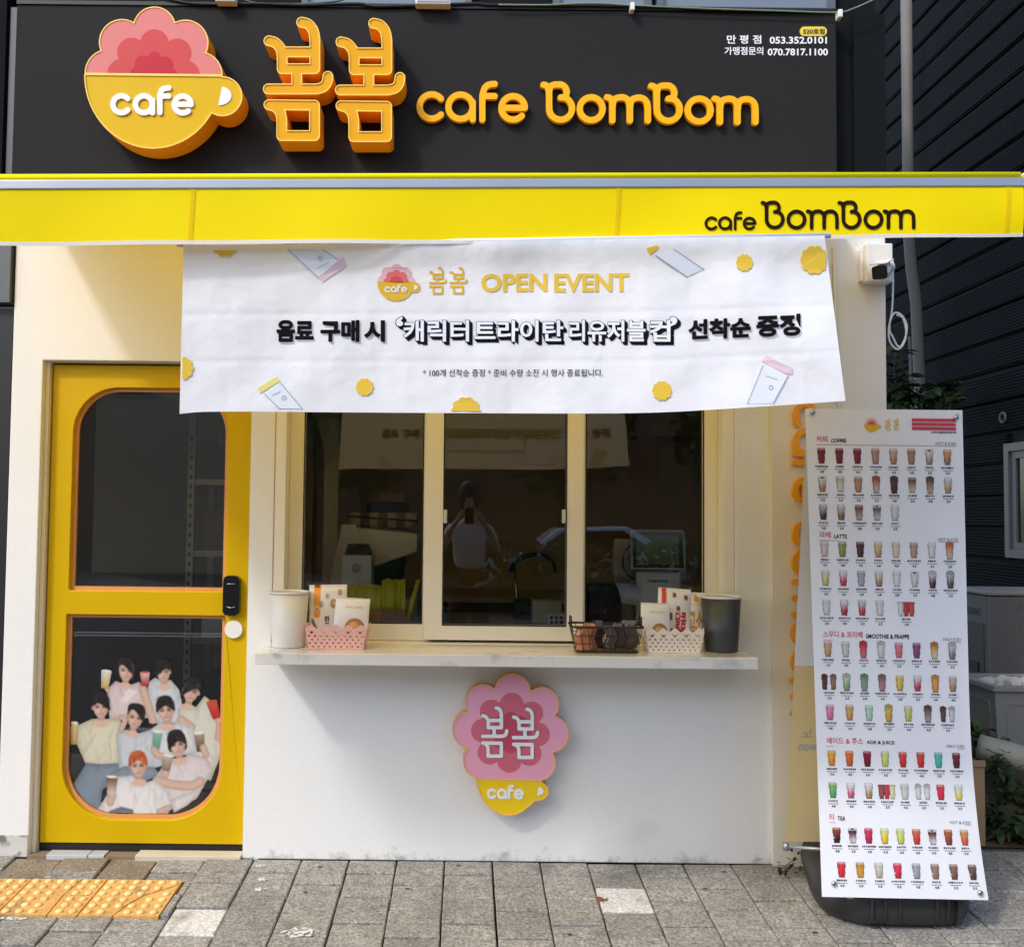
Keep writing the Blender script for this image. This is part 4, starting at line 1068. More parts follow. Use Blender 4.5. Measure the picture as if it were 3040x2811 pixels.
heads = [(.056, .0685, "커피", "COFFEE", "HOT & ICED", .07), (.2515, .2645, "라떼", "LATTE", "HOT & ICED", .07), (.455, .4685, "스무디 & 프라페", "SMOOTHIE & FRAPPE", "ONLY ICED", .255),
         (.673, .6865, "에이드 & 주스", "ADE & JUICE", "ONLY ICED", .235), (.829, .8425, "티", "TEA", "HOT & ICED", .028)]
for (va, vb, kr, en, rt, w) in heads:
    u0 = .066
    f1 = lambda x, y: men(x, y, .0012)
    build("heading_print", text(MB(), kr, u0, va, u0 + w, vb, f1, .012), P_red, ms_, recalc=False)
    build("heading_print", text(MB(), en, u0 + w + .022, va + .005, u0 + w + .022 + .0165 * len(en), vb + .0005, f1, .025), P_dark, ms_, recalc=False)
    build("heading_print", text(MB(), rt, .955 - .013 * len(rt), vb - .003, .955, vb + .003, f1, .004), P_cap, ms_, recalc=False)
    build("rule_print", MB().prism(rc(u0 - .004, vb + .0045, .957, vb + .0058), mp(.0012)), P_rule, ms_, recalc=False)
# drinks: (body top colour, body bottom colour, lid kind)
BRN, DRK, TAN, WHT, GRN, RED, PNK = (176, 126, 96), (74, 40, 38), (204, 160, 112), (222, 222, 216), (150, 164, 82), (198, 34, 52), (226, 130, 150)
rows = [(.0966, [(RED_, RED_, 0) for RED_ in ((130, 24, 34), (124, 24, 32), (134, 22, 36))] + [((186, 140, 122),) * 2 + (0,), ((204, 176, 156), BRN, 1), ((176, 128, 96),) * 2 + (0,), (WHT, (166, 140, 118), 2), (TAN, (160, 112, 72), 0)], 8),
        (.1545, [(WHT, BRN, 2), ((206, 190, 160), WHT, 1), ((190, 140, 104),) * 2 + (0,), ((186, 104, 60), (200, 200, 196), 3), ((96, 54, 50), DRK, 3), ((120, 84, 60), (206, 200, 192), 1), ((120, 84, 60), (190, 170, 150), 3), ((210, 208, 206), (190, 140, 100), 1)], 8),
        (.212, [((186, 186, 182), (60, 36, 32), 1), ((206, 206, 202), (130, 92, 64), 1), ((126, 84, 62), (190, 176, 160), 0), ((96, 92, 90), (206, 206, 206), 2), (WHT, (206, 208, 206), 0)], 5),
        (.2876, [((218, 200, 200),) * 2 + (0,), (GRN, (136, 150, 70), 0), ((86, 48, 44), (76, 42, 42), 0), ((224, 196, 150), (200, 152, 96), 0), ((226, 204, 176),) * 2 + (0,), ((190, 150, 132),) * 2 + (0,), ((224, 222, 222), (224, 214, 214), 0), ((206, 128, 88), (206, 184, 176), 3)], 8),
        (.347, [((220, 218, 190), (212, 196, 110), 0), ((226, 220, 222), (206, 40, 80), 0), ((176, 172, 190),) * 2 + (0,), ((222, 218, 210), (172, 128, 80), 1), ((220, 226, 220),) * 2 + (0,), ((222, 222, 220), (206, 206, 200), 2), ((226, 220, 220), (76, 30, 36), 3), ((178, 196, 186), (84, 80, 76), 3)], 8),
        (.407, [((216, 220, 214),) * 2 + (0,), ((224, 224, 220), (170, 40, 60), 0), ((206, 208, 200), (206, 40, 54), 1), ((218, 220, 214),) * 2 + (0,), ((220, 220, 216), (206, 80, 70), 5)], 5),
        (.4925, [((214, 170, 134), (200, 146, 104), 1), ((206, 206, 202),) * 2 + (0,), ((206, 60, 70), (214, 110, 126), 3), (WHT, (206, 208, 204), 3), ((224, 130, 140), (214, 106, 126), 1), ((140, 76, 110), (134, 66, 106), 0), ((214, 140, 60), (222, 206, 180), 3), ((206, 210, 214), (120, 122, 124), 3)], 8),
        (.56, [((90, 50, 48), (150, 110, 96), 6), ((206, 216, 196), (140, 160, 96), 3), ((120, 150, 130), (130, 170, 150), 3), ((150, 110, 110), (170, 140, 136), 3), ((226, 196, 90), (220, 180, 60), 0), ((226, 210, 212), (200, 40, 66), 0), ((226, 160, 70), (222, 150, 60), 3), ((200, 186, 170), (170, 130, 100), 0)], 8),
        (.622, [((226, 150, 180), (214, 110, 160), 1), ((214, 170, 110), (200, 150, 90), 1), ((190, 214, 196), (170, 206, 180), 1), ((222, 186, 90), (214, 160, 66), 3), ((206, 214, 150), (200, 196, 90), 0), ((110, 80, 76), (176, 160, 150), 3), ((96, 66, 64), (214, 208, 206), 6)], 7),
        (.716, [((240, 180, 40), (230, 130, 40), 0), ((230, 120, 40), (206, 90, 36), 0), ((150, 20, 36), (110, 14, 26), 0), ((216, 222, 140), (200, 210, 96), 0), ((226, 70, 56), (206, 30, 40), 0), ((222, 70, 60), (206, 36, 40), 0), ((96, 190, 176), (70, 176, 156), 0), ((120, 40, 54), (90, 20, 34), 0)], 8),
        (.7815, [((130, 186, 110), (80, 160, 90), 0), ((226, 224, 226), (206, 70, 110), 0), ((222, 220, 214), (170, 130, 80), 0), ((150, 80, 84), (220, 216, 170), 7), ((206, 206, 202),) * 2 + (0,), ((214, 214, 210),) * 2 + (6,), ((214, 60, 80), (206, 40, 66), 0), ((220, 224, 214), (226, 210, 70), 0)], 8),
        (.8735, [((150, 60, 30), (40, 16, 14), 4), ((70, 24, 26), (216, 216, 216), 2), ((206, 50, 80), (176, 30, 66), 0), ((226, 222, 130), (226, 190, 40), 0), ((216, 220, 130), (190, 206, 80), 0), ((214, 100, 70), (206, 40, 36), 0), ((90, 40, 36), (214, 214, 214), 2), ((176, 90, 40), (130, 60, 40), 0), ((206, 150, 90), (214, 80, 50), 0)], 9),
        (.944, [((214, 50, 66), (206, 30, 50), 0), ((196, 140, 50), (206, 150, 50), 0), ((206, 204, 190), (190, 176, 150), 0), ((214, 60, 80), (200, 30, 60), 4), ((160, 164, 176), (150, 152, 160), 4), ((160, 120, 100), (140, 110, 96), 4), ((140, 106, 90), (110, 80, 66), 4), ((110, 90, 80), (76, 54, 50), 4)], 8)]
M_dr = mat("drink_print", (255, 255, 255), .6, attr=True)
def cup_canvas(c1, c2, lidk):
    cvd = Canvas(-1, -1, 1, 1, 30 if lidk in (5, 6, 7) else 19, 28)
    def one(ox, sc, a, b):
        L = lambda f: (lambda X, Y: f((X - ox) / sc, Y))
        cvd.put(L(pgon([(-.8, -.78), (.8, -.78), (.56, .98), (-.56, .98)])), a, .12, .22, .3, c2=b, grad=(-.45, .5))
        cvd.put(L(circ(-.2, .1, .12, .6)), np.minimum(np.array(a) + 40, 255), .3, op=.45)
        if lidk in (0, 1, 4): cvd.put(L(circ(0, -.8, .86, .15)), np.minimum(np.array(a) * .5 + 118, 250), .12)
        if lidk == 2: cvd.put(L(circ(0, -.76, .86, .2)), (236, 236, 234), .1); cvd.put(L(circ(0, -.74, .36, .1)), (60, 34, 30), .1)
        if lidk in (3, 6): cvd.put(L(circ(0, -.72, .8, .26)), np.array(a) * .8, .12)
        if lidk == 4: cvd.put(L(circ(-.55, .35, .16, .13)), (190, 214, 226), .1)
    if lidk in (5, 6, 7): k_ = .62 if lidk in (5, 7) else .5; one(-k_, .46, c1, c1); one(k_, .46, c2, c2)
    else: one(0, 1, c1, c2)
    if lidk in (5, 7): one(0, .42, (206, 60, 70), (196, 50, 60))
    return cvd
for (vc, ds, nslot) in rows:
    n9 = len(ds); step_ = .1148 if n9 != 9 else .1
    if vc == .622: step_ = .127
    for i, (a, b, k) in enumerate(ds):
        uc = .094 + i * step_ + (.02 if vc > .9 else 0) + (.0 if vc < .8 else .012)
        wide = 1.7 if k in (5, 6, 7) else 1.0
        if k == 5: uc += .055
        w_, h_ = .033 * wide, .0165 + (.002 if k == 3 else 0)
        dr = cup_canvas(a, b, k).mesh("drink_picture", lambda X, Y: men(uc + X * w_, vc + Y * h_ - .001, .0013), M_dr, ms_)
        mbc = MB(); caption(mbc, uc, vc + .0215, random.uniform(.05, .09), .0042)
        mbc.prism(rc(uc - .033, vc + .0266, uc + .033, vc + .0277), mp(.0012))
        o = build("caption_print", mbc, P_cap, ms_, recalc=False); o["kind"] = "stuff"
        build("price_print", text(MB(), "%.1f" % random.choice([2.0, 2.5, 3.0, 3.5, 3.8, 4.0, 4.5, 4.8]), uc - .013, vc + .0298, uc + .013, vc + .0348, mp(.0012), .03), P_dark, ms_, recalc=False)
# back sheet, seen from behind at the left
YC0, YC1 = -DIST + 3.92, -DIST + 3.72
def bsh(u, v):
    p0, p1 = at(2396, 1218, YC1), at(2332, 2497, YC0)
    return Vector((lerp(p0.x, p1.x, v) + .56 * u, lerp(YC1, YC0, v), lerp(p0.z, p1.z, v)))
build("back_sheet", MB().grid(6, 20, lambda u, v: bsh(u, v * .585)), M_sheet, ms_, recalc=False)
build("back_sheet_foot", MB().grid(6, 12, lambda u, v: bsh(u, .586 + v * .414)), cloth("back_sheet_yellow", (244, 224, 168), .3), ms_, recalc=False)
mbk = MB()
def bk(x, y):
    d = ray(x, y); y0 = -DIST + 3.8
    for _ in range(4):
        p = CLOC + d * ((y0 - CLOC.y) / d.y); v = (p.z - bsh(0, 0).z) / (bsh(0, 1).z - bsh(0, 0).z); y0 = lerp(YC1, YC0, v)
    return Vector((p.x, y0 - .002, p.z))
P_faint = mat("print_show_through", (186, 184, 186), .7)
build("show_through_print", text(MB(), "노", 2378, 2163, 2412, 2188, lambda x, y: bk(4790 - x, y), .01), P_faint, ms_, recalc=False)
build("show_through_print", text(MB(), "won", 2370, 2208, 2425, 2228, lambda x, y: bk(4795 - x, y), .02), P_faint, ms_, recalc=False)
# frame: two uprights, cross bars, clips
for u in (.07, .84):
    t_, b_ = men(u, .02, -.03), men(u, .985, -.045)
    build("upright", MB().tube([t_, b_], .009, 8), M_steel, ms_)
build("cross_bar", MB().tube([men(.07, .03, -.02), men(.84, .03, -.02)], .008, 8), M_steel, ms_)
for (u, v) in ((.045, .0085), (.955, .0155), (.075, .972), (.955, .985)):
    p = men(u, v, .004)
    kn = MB().lathe(p.x, p.z, [(.001, 0), (.0095, 0), (.0095, .006), (.005, .009), (.001, .009)], 14)
    kn.v = [(x, p.y - z, y) for x, y, z in kn.v]
    cl = build("clip", kn, M_steel, ms_)
    if v < .5: build("clip_hook", MB().tube([p + Vector((0, 0, 0)), p + Vector((.008, -.004, .016))], .004, 6), M_steel, cl)
p = on_ground(2360, 2580)
q0, q1 = at(2336, 2512, -.28), at(2440, 2520, -.33)
build("support_rod", MB().tube([q0, q1, q1 + Vector((.25, 0, .01))], .007, 8), M_alu, ms_)
build("rod_knob", MB().tube([q0 + Vector((-.004, 0, .014)), q0 + Vector((-.004, 0, -.014))], .012, 10), M_alu, ms_)
# water filled foot: a rounded U of grey plastic with ribs
M_foot = mat("grey_black_plastic", (44, 44, 45), .42, noise=(10, .05))
fp0, fp1 = on_ground(2535, 2758), on_ground(2858, 2762)
lb = on_ground(2392, 2600)
R_f = .072
yF = (fp0.y + fp1.y) / 2 + .055
P_ft = [(lb.x + .06, lb.y + .06), (lb.x + .065, lb.y), (fp0.x - .015, yF + .1), (fp0.x + .03, yF + .02), (fp0.x + .1, yF), (fp1.x - .1, yF), (fp1.x - .03, yF + .02), (fp1.x + .0, yF + .09), (fp1.x - .02, yF + .3), (fp1.x - .03, lb.y + .05)]
path = smooth(P_ft, 10)
def super_tube(path, rx, rz, n=20, rib=None):
    mb = MB(); vs = []; k = len(path)
    for i, (x, y) in enumerate(path):
        a = np.array(path[max(i - 1, 0)]); b = np.array(path[min(i + 1, k - 1)]); t = (b - a) / np.hypot(*(b - a)); nn = np.array((t[1], -t[0]))
        e_ = min(1, (min(i, k - 1 - i) + .35) / 3.0) ** .5
        s_ = rib(i) if rib else 1
        for j in range(n):
            q = 2 * math.pi * j / n; c_, d_ = math.cos(q), math.sin(q)
            sq = lambda w: math.copysign(abs(w) ** .75, w)
            vs.append((x + nn[0] * sq(c_) * rx * e_ * s_, y + nn[1] * sq(c_) * rx * e_ * s_, gz(y) + rz + .004 + sq(d_) * rz * e_ * s_))
    fs = [[i * n + j, i * n + (j + 1) % n, (i + 1) * n + (j + 1) % n, (i + 1) * n + j] for i in range(k - 1) for j in range(n)]
    fs += [list(range(n))[::-1], list(range((k - 1) * n, k * n))]
    return mb.add(vs, fs, 0, True)
ft = build("water_foot", super_tube(path, .078, R_f), M_foot, ms_)
for fx in (.08, .22, .38, .78, .9, 1.02):
    x = lerp(fp0.x + .03, fp1.x - .03, fx)
    build("foot_rib", super_tube([(x - .011, yF), (x - .008, yF), (x - .004, yF), (x, yF), (x + .004, yF), (x + .008, yF), (x + .011, yF)], 0.092, R_f + .009), M_foot, ft)
fpm = lerp(fp0.x, fp1.x, .5)
build("stand_post", MB().tube([(fpm, yF, gz(yF) + .12), men(.5, .96, -.02), men(.5, .03, -.03)], .011, 8), M_alu, ms_)
build("foot_bracket", MB().box(fp0.x - .02, fp0.x + .02, yF - .05, yF + .0, .075, .095), M_alu, ms_)

# ------------------------------------------------------------------ security camera on the right of the wall
cc = thing("security_camera", "white bullet security camera on a junction box by the wall's right edge", "camera", at(2605, 780, 0))
a, b = at(2570, 838, -.05), at(2648, 724, -.05)
build("junction_box", MB().box(a.x, b.x, -.06, -.001, a.z, b.z), M_wplast, cc, bevel=.006)
build("box_hinge", MB().box(a.x - .014, a.x - .0005, -.03, -.001, a.z + .01, b.z - .02), M_wplast, cc, bevel=.003)
c0_, c1_ = at(2632, 795, -.06), at(2608, 812, -.2)
build("camera_mount", MB().tube([(c0_.x, -.061, c0_.z), (c0_.x - .003, -.09, c0_.z - .004)], .026, 16), M_wplast, cc)
dr_ = (c1_ - c0_).normalized()
build("camera_body", MB().tube([c0_ + dr_ * .015, c0_ + dr_ * .03, c0_ + dr_ * .15], [.022, .032, .032], 20), M_wplast, cc)
f0 = c0_ + dr_ * .151
fr = MB(); A = dr_.cross(Vector((0, 0, 1))).normalized(); Bv = A.cross(dr_).normalized()
Lp = contours(rrect(-.03, -.028, .03, .028, .011), -.04, -.04, .04, .04, .003)
fr.prism(Lp, lambda u, v: f0 + A * u + Bv * v, tuple(dr_ * .008))
build("lens_face", fr, M_blk, cc)
build("sun_hood", MB().add([f0 - dr_ * .12 + A * -.036 + Bv * .034, f0 - dr_ * .12 + A * .036 + Bv * .034, f0 + dr_ * .02 + A * .036 + Bv * .036, f0 + dr_ * .02 + A * -.036 + Bv * .036,
                            f0 - dr_ * .12 + A * -.036 + Bv * .038, f0 - dr_ * .12 + A * .036 + Bv * .038, f0 + dr_ * .02 + A * .036 + Bv * .04, f0 + dr_ * .02 + A * -.036 + Bv * .04],
                           [(0, 1, 2, 3), (7, 6, 5, 4), (0, 4, 5, 1), (1, 5, 6, 2), (2, 6, 7, 3), (3, 7, 4, 0)]), M_wplast, cc)
coil = MB()
P1 = [at(x, y, .04) for x, y in smooth([(2650, 770), (2651, 850), (2648, 920), (2640, 975), (2650, 1000), (2668, 1030), (2685, 1010), (2692, 970), (2678, 938), (2655, 930), (2640, 965), (2640, 1010), (2662, 1037), (2682, 1022), (2690, 985), (2680, 945), (2662, 935)], 6)]
coil.tube(P1, .0045, 6)
tag(build("cable_coil", coil, M_wplast, recalc=False), "white cable with a hanging coil beside the wall's right edge", "cable")
cl2 = MB().tube([at(2638, 985, .035), at(2675, 1030, .035)], .004, 6)
# ------------------------------------------------------------------ things on the shelf
def bin_(name, px, col_m, rim_m, label):
    x = at(px, 1850, -.11).x; z = zsh + .0005
    t = thing(name, label, "bin", (x, -.115, z), "bins on the shelf")
    y = -.115
    build("shell", MB().lathe(x, y, [(.066, z), (.068, z + .004), (.0815, z + .222), (.0785, z + .222), (.0655, z + .01), (.001, z + .01)], 40), col_m, t, recalc=False)
    build("rim", MB().lathe(x, y, [(.0785, z + .221), (.0835, z + .221), (.084, z + .228), (.0815, z + .231), (.0775, z + .229), (.0785, z + .221)], 40), rim_m, t)
    return t
bin_("waste_bin", 858, M_wplast, M_wplast, "white tapered bin at the left end of the shelf")
bin_("waste_bin", 2140, mat("slate_plastic", (66, 70, 73), .4, noise=(8, .03)), M_wplast, "dark grey tapered bin with a white rim at the right end of the shelf")

def lace_basket(px0, px1, m, label):
    x0, x1 = at(px0, 1845, -.16).x, at(px1, 1845, -.16).x; y0, y1 = -.205, -.06; z0 = zsh + .0008; h = .098
    t = thing("lace_basket", label, "basket", ((x0 + x1) / 2, (y0 + y1) / 2, z0), "lace baskets on the shelf")
    inset = .016
    def side(L, n):
        w = L; holes = []; sc = w / n
        body = pgon([(0, 0), (w, 0), (w, h - .012), (0, h - .012)])
        scal = U(body, *[pgon([((i) * sc, h - .014), ((i + .5) * sc, h + .006), ((i + 1) * sc, h - .014)]) for i in range(n)])
        for r, zz in enumerate((.012, .026, .041, .055)):
            k = n * 2
            for i in range(k): holes.append(circ((i + (.5 if r % 2 else .95)) * w / k, zz, .0052 if r < 3 else .0068, .0042))
        for i in range(n): holes.append(circ((i + .5) * sc, .07, .0072, .006)); holes.append(circ((i + .28) * sc, .076, .003)); holes.append(circ((i + .72) * sc, .076, .003))
        return contours(sub(scal, U(*holes)), -.01, -.01, w + .01, h + .02, .0024)
    Lf = side(x1 - x0, 5); Ls = side(y1 - y0, 3)
    def wallp(L, fn, back): return MB().prism(L, fn, back)
    k = lambda z: (h - z) / h * inset
    W_ = x1 - x0; D_ = y1 - y0
    sx = lambda u, z: x0 + k(z) + u / W_ * (W_ - 2 * k(z)); sy = lambda u, z: y0 + k(z) * .7 + u / D_ * (D_ - 1.4 * k(z))
    build("side", wallp(Lf, lambda u, z: (sx(u, z), y0 + k(z) * .7, z0 + z), (0, .002, 0)), m, t, recalc=False)
    build("side", wallp(Lf, lambda u, z: (sx(u, z), y1 - k(z) * .7, z0 + z), (0, -.002, 0)), m, t, recalc=False)
    build("side", wallp(Ls, lambda u, z: (x0 + k(z), sy(u, z), z0 + z), (.002, 0, 0)), m, t, recalc=False)
    build("side", wallp(Ls, lambda u, z: (x1 - k(z), sy(u, z), z0 + z), (-.002, 0, 0)), m, t, recalc=False)
    build("bottom", MB().box(x0 + inset, x1 - inset, y0 + inset, y1 - inset, z0, z0 + .003), m, t)
    return t
lace_basket(909, 1094, mat("pink_plastic", (240, 190, 182), .45), "pink lace edged plastic basket holding snack bags")
lace_basket(1910, 2085, mat("ivory_plastic", (246, 236, 224), .45), "ivory lace edged plastic basket holding snack bags")

M_bag = mat("bag_print", (255, 255, 255), .38, attr=True)
def snack_bag(px0, px1, py0, py1, Y, tilt, paint, label, lean=.03, bulge=.02, words=None):
    """a stand-up pouch: painted front, plain back, crimped top"""
    a, b = at(px0, py1, Y), at(px1, py0, Y); zb = max(a.z, zsh + .006)
    w, h = b.x - a.x, b.z - zb; cx = (a.x + b.x) / 2
    def P(u, v, sgn):
        s = math.sin(math.pi * min(max(u, 0), 1)) ** .6; t = (1 - v) ** .0 * math.sin(math.pi * min(.5 + .5 * v, 1)) ** .5 if v < .92 else .05
        d = bulge * s * max(t, .02)
        x = (u - .5) * w; z = (1 - v) * h
        v2 = 1 - v
        bl = bulge * s * (math.sin(math.pi * min(1, (v * .93 + .12))) ** .7 if v > 0.07 else .05)
        xx = x * math.cos(tilt) + (z) * math.sin(tilt); zz = z * math.cos(tilt) - x * math.sin(tilt)
        return Vector((cx + xx, Y + lean * (1 - v) + sgn * bl, zb + .004 + zz + abs(math.sin(tilt)) * w / 2))
    cvb = Canvas(0, 0, 1, 1, 34, 44, (236, 234, 230)); paint(cvb)
    t = thing("snack_bag", label, "snack bag", (cx, Y, zb), "snack bags on the shelf")
    cvb.mesh("front", lambda u, v: P(u, v, -1), M_bag, t, cut=False, smooth_=True)
    build("back", MB().grid(10, 12, lambda u, v: P(u, v, 1)), mat("bag_white", (228, 228, 226), .4), t, recalc=False)
    for (wd, x0, y0, x1, y1, m, rot) in (words or []):
        fn = (lambda x, y: P(x, y, -1) + Vector((0, -.0015, 0)))
        if rot: f2 = lambda x, y: fn(y, x)
        build("lettering", text(MB(), wd, x0, y0, x1, y1, fn, .03), m, t, recalc=False)
    return t
V_br = mat("print_brown", (96, 70, 48), .6); V_red = mat("print_scarlet", (196, 44, 46), .6); V_gold = mat("print_ochre", (204, 150, 50), .6)
def pa(c):
    c.put(rrect(.13, .0, .31, .6, .08), (238, 160, 24), .02); c.put(rrect(.14, -.02, .3, .05), (150, 60, 30), .02)
    c.put(circ(.22, .43, .07, .055), (240, 214, 170), .03); c.put(circ(.22, .44, .03), (176, 96, 50), .02)
    for x, y, r in ((.5, .2, .045), (.83, .14, .055), (.66, .34, .08), (.34, .35, .05)): c.put(circ(x, y, r), (196, 150, 104), .03, .3, .03); c.put(circ(x + .02, y - .01, r * .5), (222, 190, 150), .04)
    c.put(seg([[(.1, .65), (.22, .83)]], .035), (140, 106, 66), .02); c.put(seg([[(.06, .86), (.24, .94)]], .035), (150, 110, 70), .02)
    c.put(circ(.5, .97, .14, .05), (190, 140, 100), .04)
snack_bag(917, 1032, 1742, 1902, -.1, -.03, pa, "tall white snack bag with an orange stripe in the pink basket", words=[("한", .42, .56, .54, .7, V_br, 0), ("민", .55, .56, .66, .7, V_br, 0)] if False else [("한", .42, .56, .56, .71, V_br, 0)])
def pb(c):
    c.put(circ(.62, .82, .28, .26), (206, 148, 74), .03, .3, .06); c.put(circ(.58, .74, .12, .09), (232, 190, 120), .08); c.put(circ(.66, .86, .1), (222, 176, 96), .06)
    c.put(rrect(.3, .22, .54, .28), (212, 190, 160), .03, op=.8); c.put(rrect(.58, .22, .8, .28), (212, 190, 160), .03, op=.8)
    c.put(rrect(0, .0, 1, .035), (206, 206, 204), .02)
snack_bag(988, 1092, 1782, 1886, -.15, .05, pb, "small white cookie bag leaning in the front of the pink basket", bulge=.018)
snack_bag(1903, 1990, 1796, 1900, -.15, .03, pb, "small white cookie bag in the left of the ivory basket", bulge=.018)
def pc(c):
    c.put(rrect(.1, 0, .24, .36), (222, 52, 46), .02); c.put(rrect(0, .86, 1, 1.05), (196, 36, 40), .03)
    for x, y in ((.48, .14), (.84, .18), (.6, .42), (.1, .6)): c.put(rrect(x - .05, y - .045, x + .05, y + .045), (96, 48, 40), .03)
    c.put(rrect(.3, .52, .42, .68), (70, 44, 40), .03)
snack_bag(1950, 2048, 1754, 1890, -.1, .06, pc, "white snack bag with red lettering in the ivory basket", words=[("달콤", .52, .48, .86, .86, V_red, 0)])
def pd(c):
    c.put(circ(.55, .14, .13, .08), (214, 160, 72), .03); c.put(rrect(0, .86, 1, 1.05), (206, 150, 30), .03); c.put(rrect(.2, .24, .8, .3), (226, 214, 190), .03)
snack_bag(2028, 2092, 1764, 1892, -.085, .05, pd, "white snack bag with ochre lettering beside the dark bin", words=[("고소", .2, .42, .85, .84, V_gold, 0)])

# black wire basket with wrapped biscuits
wb = thing("wire_basket", "black wire basket of wrapped biscuits on the shelf", "basket", (at(1800, 1925, -.17).x, -.17, zsh))
wx0, wx1 = at(1697, 1845, -.2).x, at(1906, 1845, -.2).x; bx0, bx1 = at(1712, 1925, -.2).x, at(1893, 1925, -.2).x
y0, y1, zt, zb0 = -.245, -.075, zsh + .108, zsh + .005
M_wire = mat("black_wire", (34, 24, 24), .4)
def rnd_rect(x0, x1, y0, y1, z, r=.02):
    P = []
    for cx, cy, a0 in ((x1 - r, y1 - r, 0), (x0 + r, y1 - r, 90), (x0 + r, y0 + r, 180), (x1 - r, y0 + r, 270)):
        P += [(cx + r * math.cos(math.radians(a0 + i * 22.5)), cy + r * math.sin(math.radians(a0 + i * 22.5)), z) for i in range(5)]
    return P
build("top_rail", MB().tube(rnd_rect(wx0, wx1, y0, y1, zt), .0045, 8, closed=True), M_wire, wb, recalc=False)
build("bottom_rail", MB().tube(rnd_rect(bx0, bx1, y0 + .02, y1 - .02, zb0), .003, 8, closed=True), M_wire, wb, recalc=False)
for t_ in (.33, .66):
    build("hoop", MB().tube(rnd_rect(lerp(bx0, wx0, t_), lerp(bx1, wx1, t_), lerp(y0 + .02, y0, t_), lerp(y1 - .02, y1, t_), lerp(zb0, zt, t_)), .0016, 6, closed=True), M_wire, wb, recalc=False)
for i in range(8):
    k = (i + .5) / 8
    build("wire", MB().tube([(lerp(wx0 + .012, wx1 - .012, k), y0, zt), (lerp(bx0 + .012, bx1 - .012, k), y0 + .02, zb0), (lerp(bx0 + .012, bx1 - .012, k), y1 - .02, zb0), (lerp(wx0 + .012, wx1 - .012, k), y1, zt)], .0016, 6), M_wire, wb, recalc=False)
for i in range(4):
    k = (i + .5) / 4
    build("wire", MB().tube([(wx0, lerp(y0 + .012, y1 - .012, k), zt), (bx0, lerp(y0 + .03, y1 - .03, k), zb0), (bx1, lerp(y0 + .03, y1 - .03, k), zb0), (wx1, lerp(y0 + .012, y1 - .012, k), zt)], .0016, 6), M_wire, wb, recalc=False)
for x in (wx0, wx1):
    build("handle", MB().tube([(x, -.19, zt), (x, -.19, zt + .03), (x, -.18, zt + .036), (x, -.14, zt + .036), (x, -.13, zt + .03), (x, -.13, zt)], .003, 6), M_wire, wb, recalc=False)
packs = [((196, 124, 74), "orange brown"), ((196, 130, 80), "pale orange"), ((60, 40, 38), "dark"), ((86, 74, 72), "grey brown"), ((74, 62, 62), "dark grey"), ((96, 84, 80), "dull brown")]
for i, (c, nm) in enumerate(packs):
    xa = lerp(wx0 + .02, wx1 - .07, i / 5.0); wd = .075 if i in (0, 5) else .05
    mbp = MB()
    def PK(u, v, s):
        b = .014 * math.sin(math.pi * u) ** .5 * math.sin(math.pi * (v * .94 + .03)) ** .5
        return (xa + wd * (u - .1) + .006 * math.sin(v * 9 + i), lerp(-.215, -.12, (i * .37) % 1) + s * b + .003 * math.sin(u * 14), zsh + .012 + (.098 + .008 * (i % 3)) * v)
    for s in (-1, 1): mbp.grid(8, 9, lambda u, v: PK(u, v, s))
    m_ = mat("biscuit_wrap_%d" % i, c, .18, noise=[(60, .25)], coat=.6, bump=(70, .5))
    tag(build("biscuit_pack", mbp, m_, recalc=True), nm + " wrapped biscuits standing in the wire basket" + (", leftmost pack" if i == 0 else ", rightmost pack" if i == 5 else ", pack %s" % ("", "next to the leftmost", "left of the middle", "right of the middle", "next to the rightmost")[i]), "biscuit pack", "biscuit packs")
# ------------------------------------------------------------------ inside the cafe
def bx(px0, py0, px1, py1, Y, d):
    a, b = at(px0, py1, Y), at(px1, py0, Y); return (a.x, b.x, Y, Y + d, a.z, b.z)
def ithing(name, label, cat, px, py, Y, grp=None): return thing(name, label, cat, at(px, py, Y), grp)
ZC = .985
M_ctr = mat("counter_top", (190, 178, 158), .3, noise=(4, .06)); M_ctrb = mat("counter_body", (120, 104, 84), .7)
ct = thing("inner_counter", "brown counter running behind the serving window", "counter", (0, .45, .02))
ctx0 = at(900, 1700, .2).x - .1
build("top", MB().box(ctx0, xR - .16, .165, .72, ZC - .04, ZC), M_ctr, ct, bevel=.004)
build("body", MB().box(ctx0 + .02, xR - .18, .2, .68, .021, ZC - .0405), M_ctrb, ct)
bc = thing("back_counter", "dark counter along the rear wall inside", "counter", (0, 2.5, .02))
build("body", MB().box(-.9, xR - .16, 2.2, 2.88, .021, .9), mat("dark_counter", (74, 60, 48), .6), bc)
build("top", MB().box(-.92, xR - .16, 2.17, 2.88, .901, .94), M_ctr, bc)
# partition with an arch
pa0, pa1 = at(700, 1500, .95).x, at(1003, 1500, .95).x
fpa = sub(rrect(pa0, .02, pa1, 2.54, 0), U(rrect(pa0 - .5, -.3, at(962, 1450, .95).x, 1.75, .0), circ(pa0 + .1, 1.75, at(962, 1450, .95).x - pa0 - .1, .45)))
pt_ = build("partition_wall", shape(MB(), fpa, (pa0 - .02, 0, pa1 + .02, 2.56), .02, fnY(.95), (0, .08, 0)), mat("partition_paint", (206, 196, 170), .8))
pt_.parent = shop; adopt(pt_, shop)
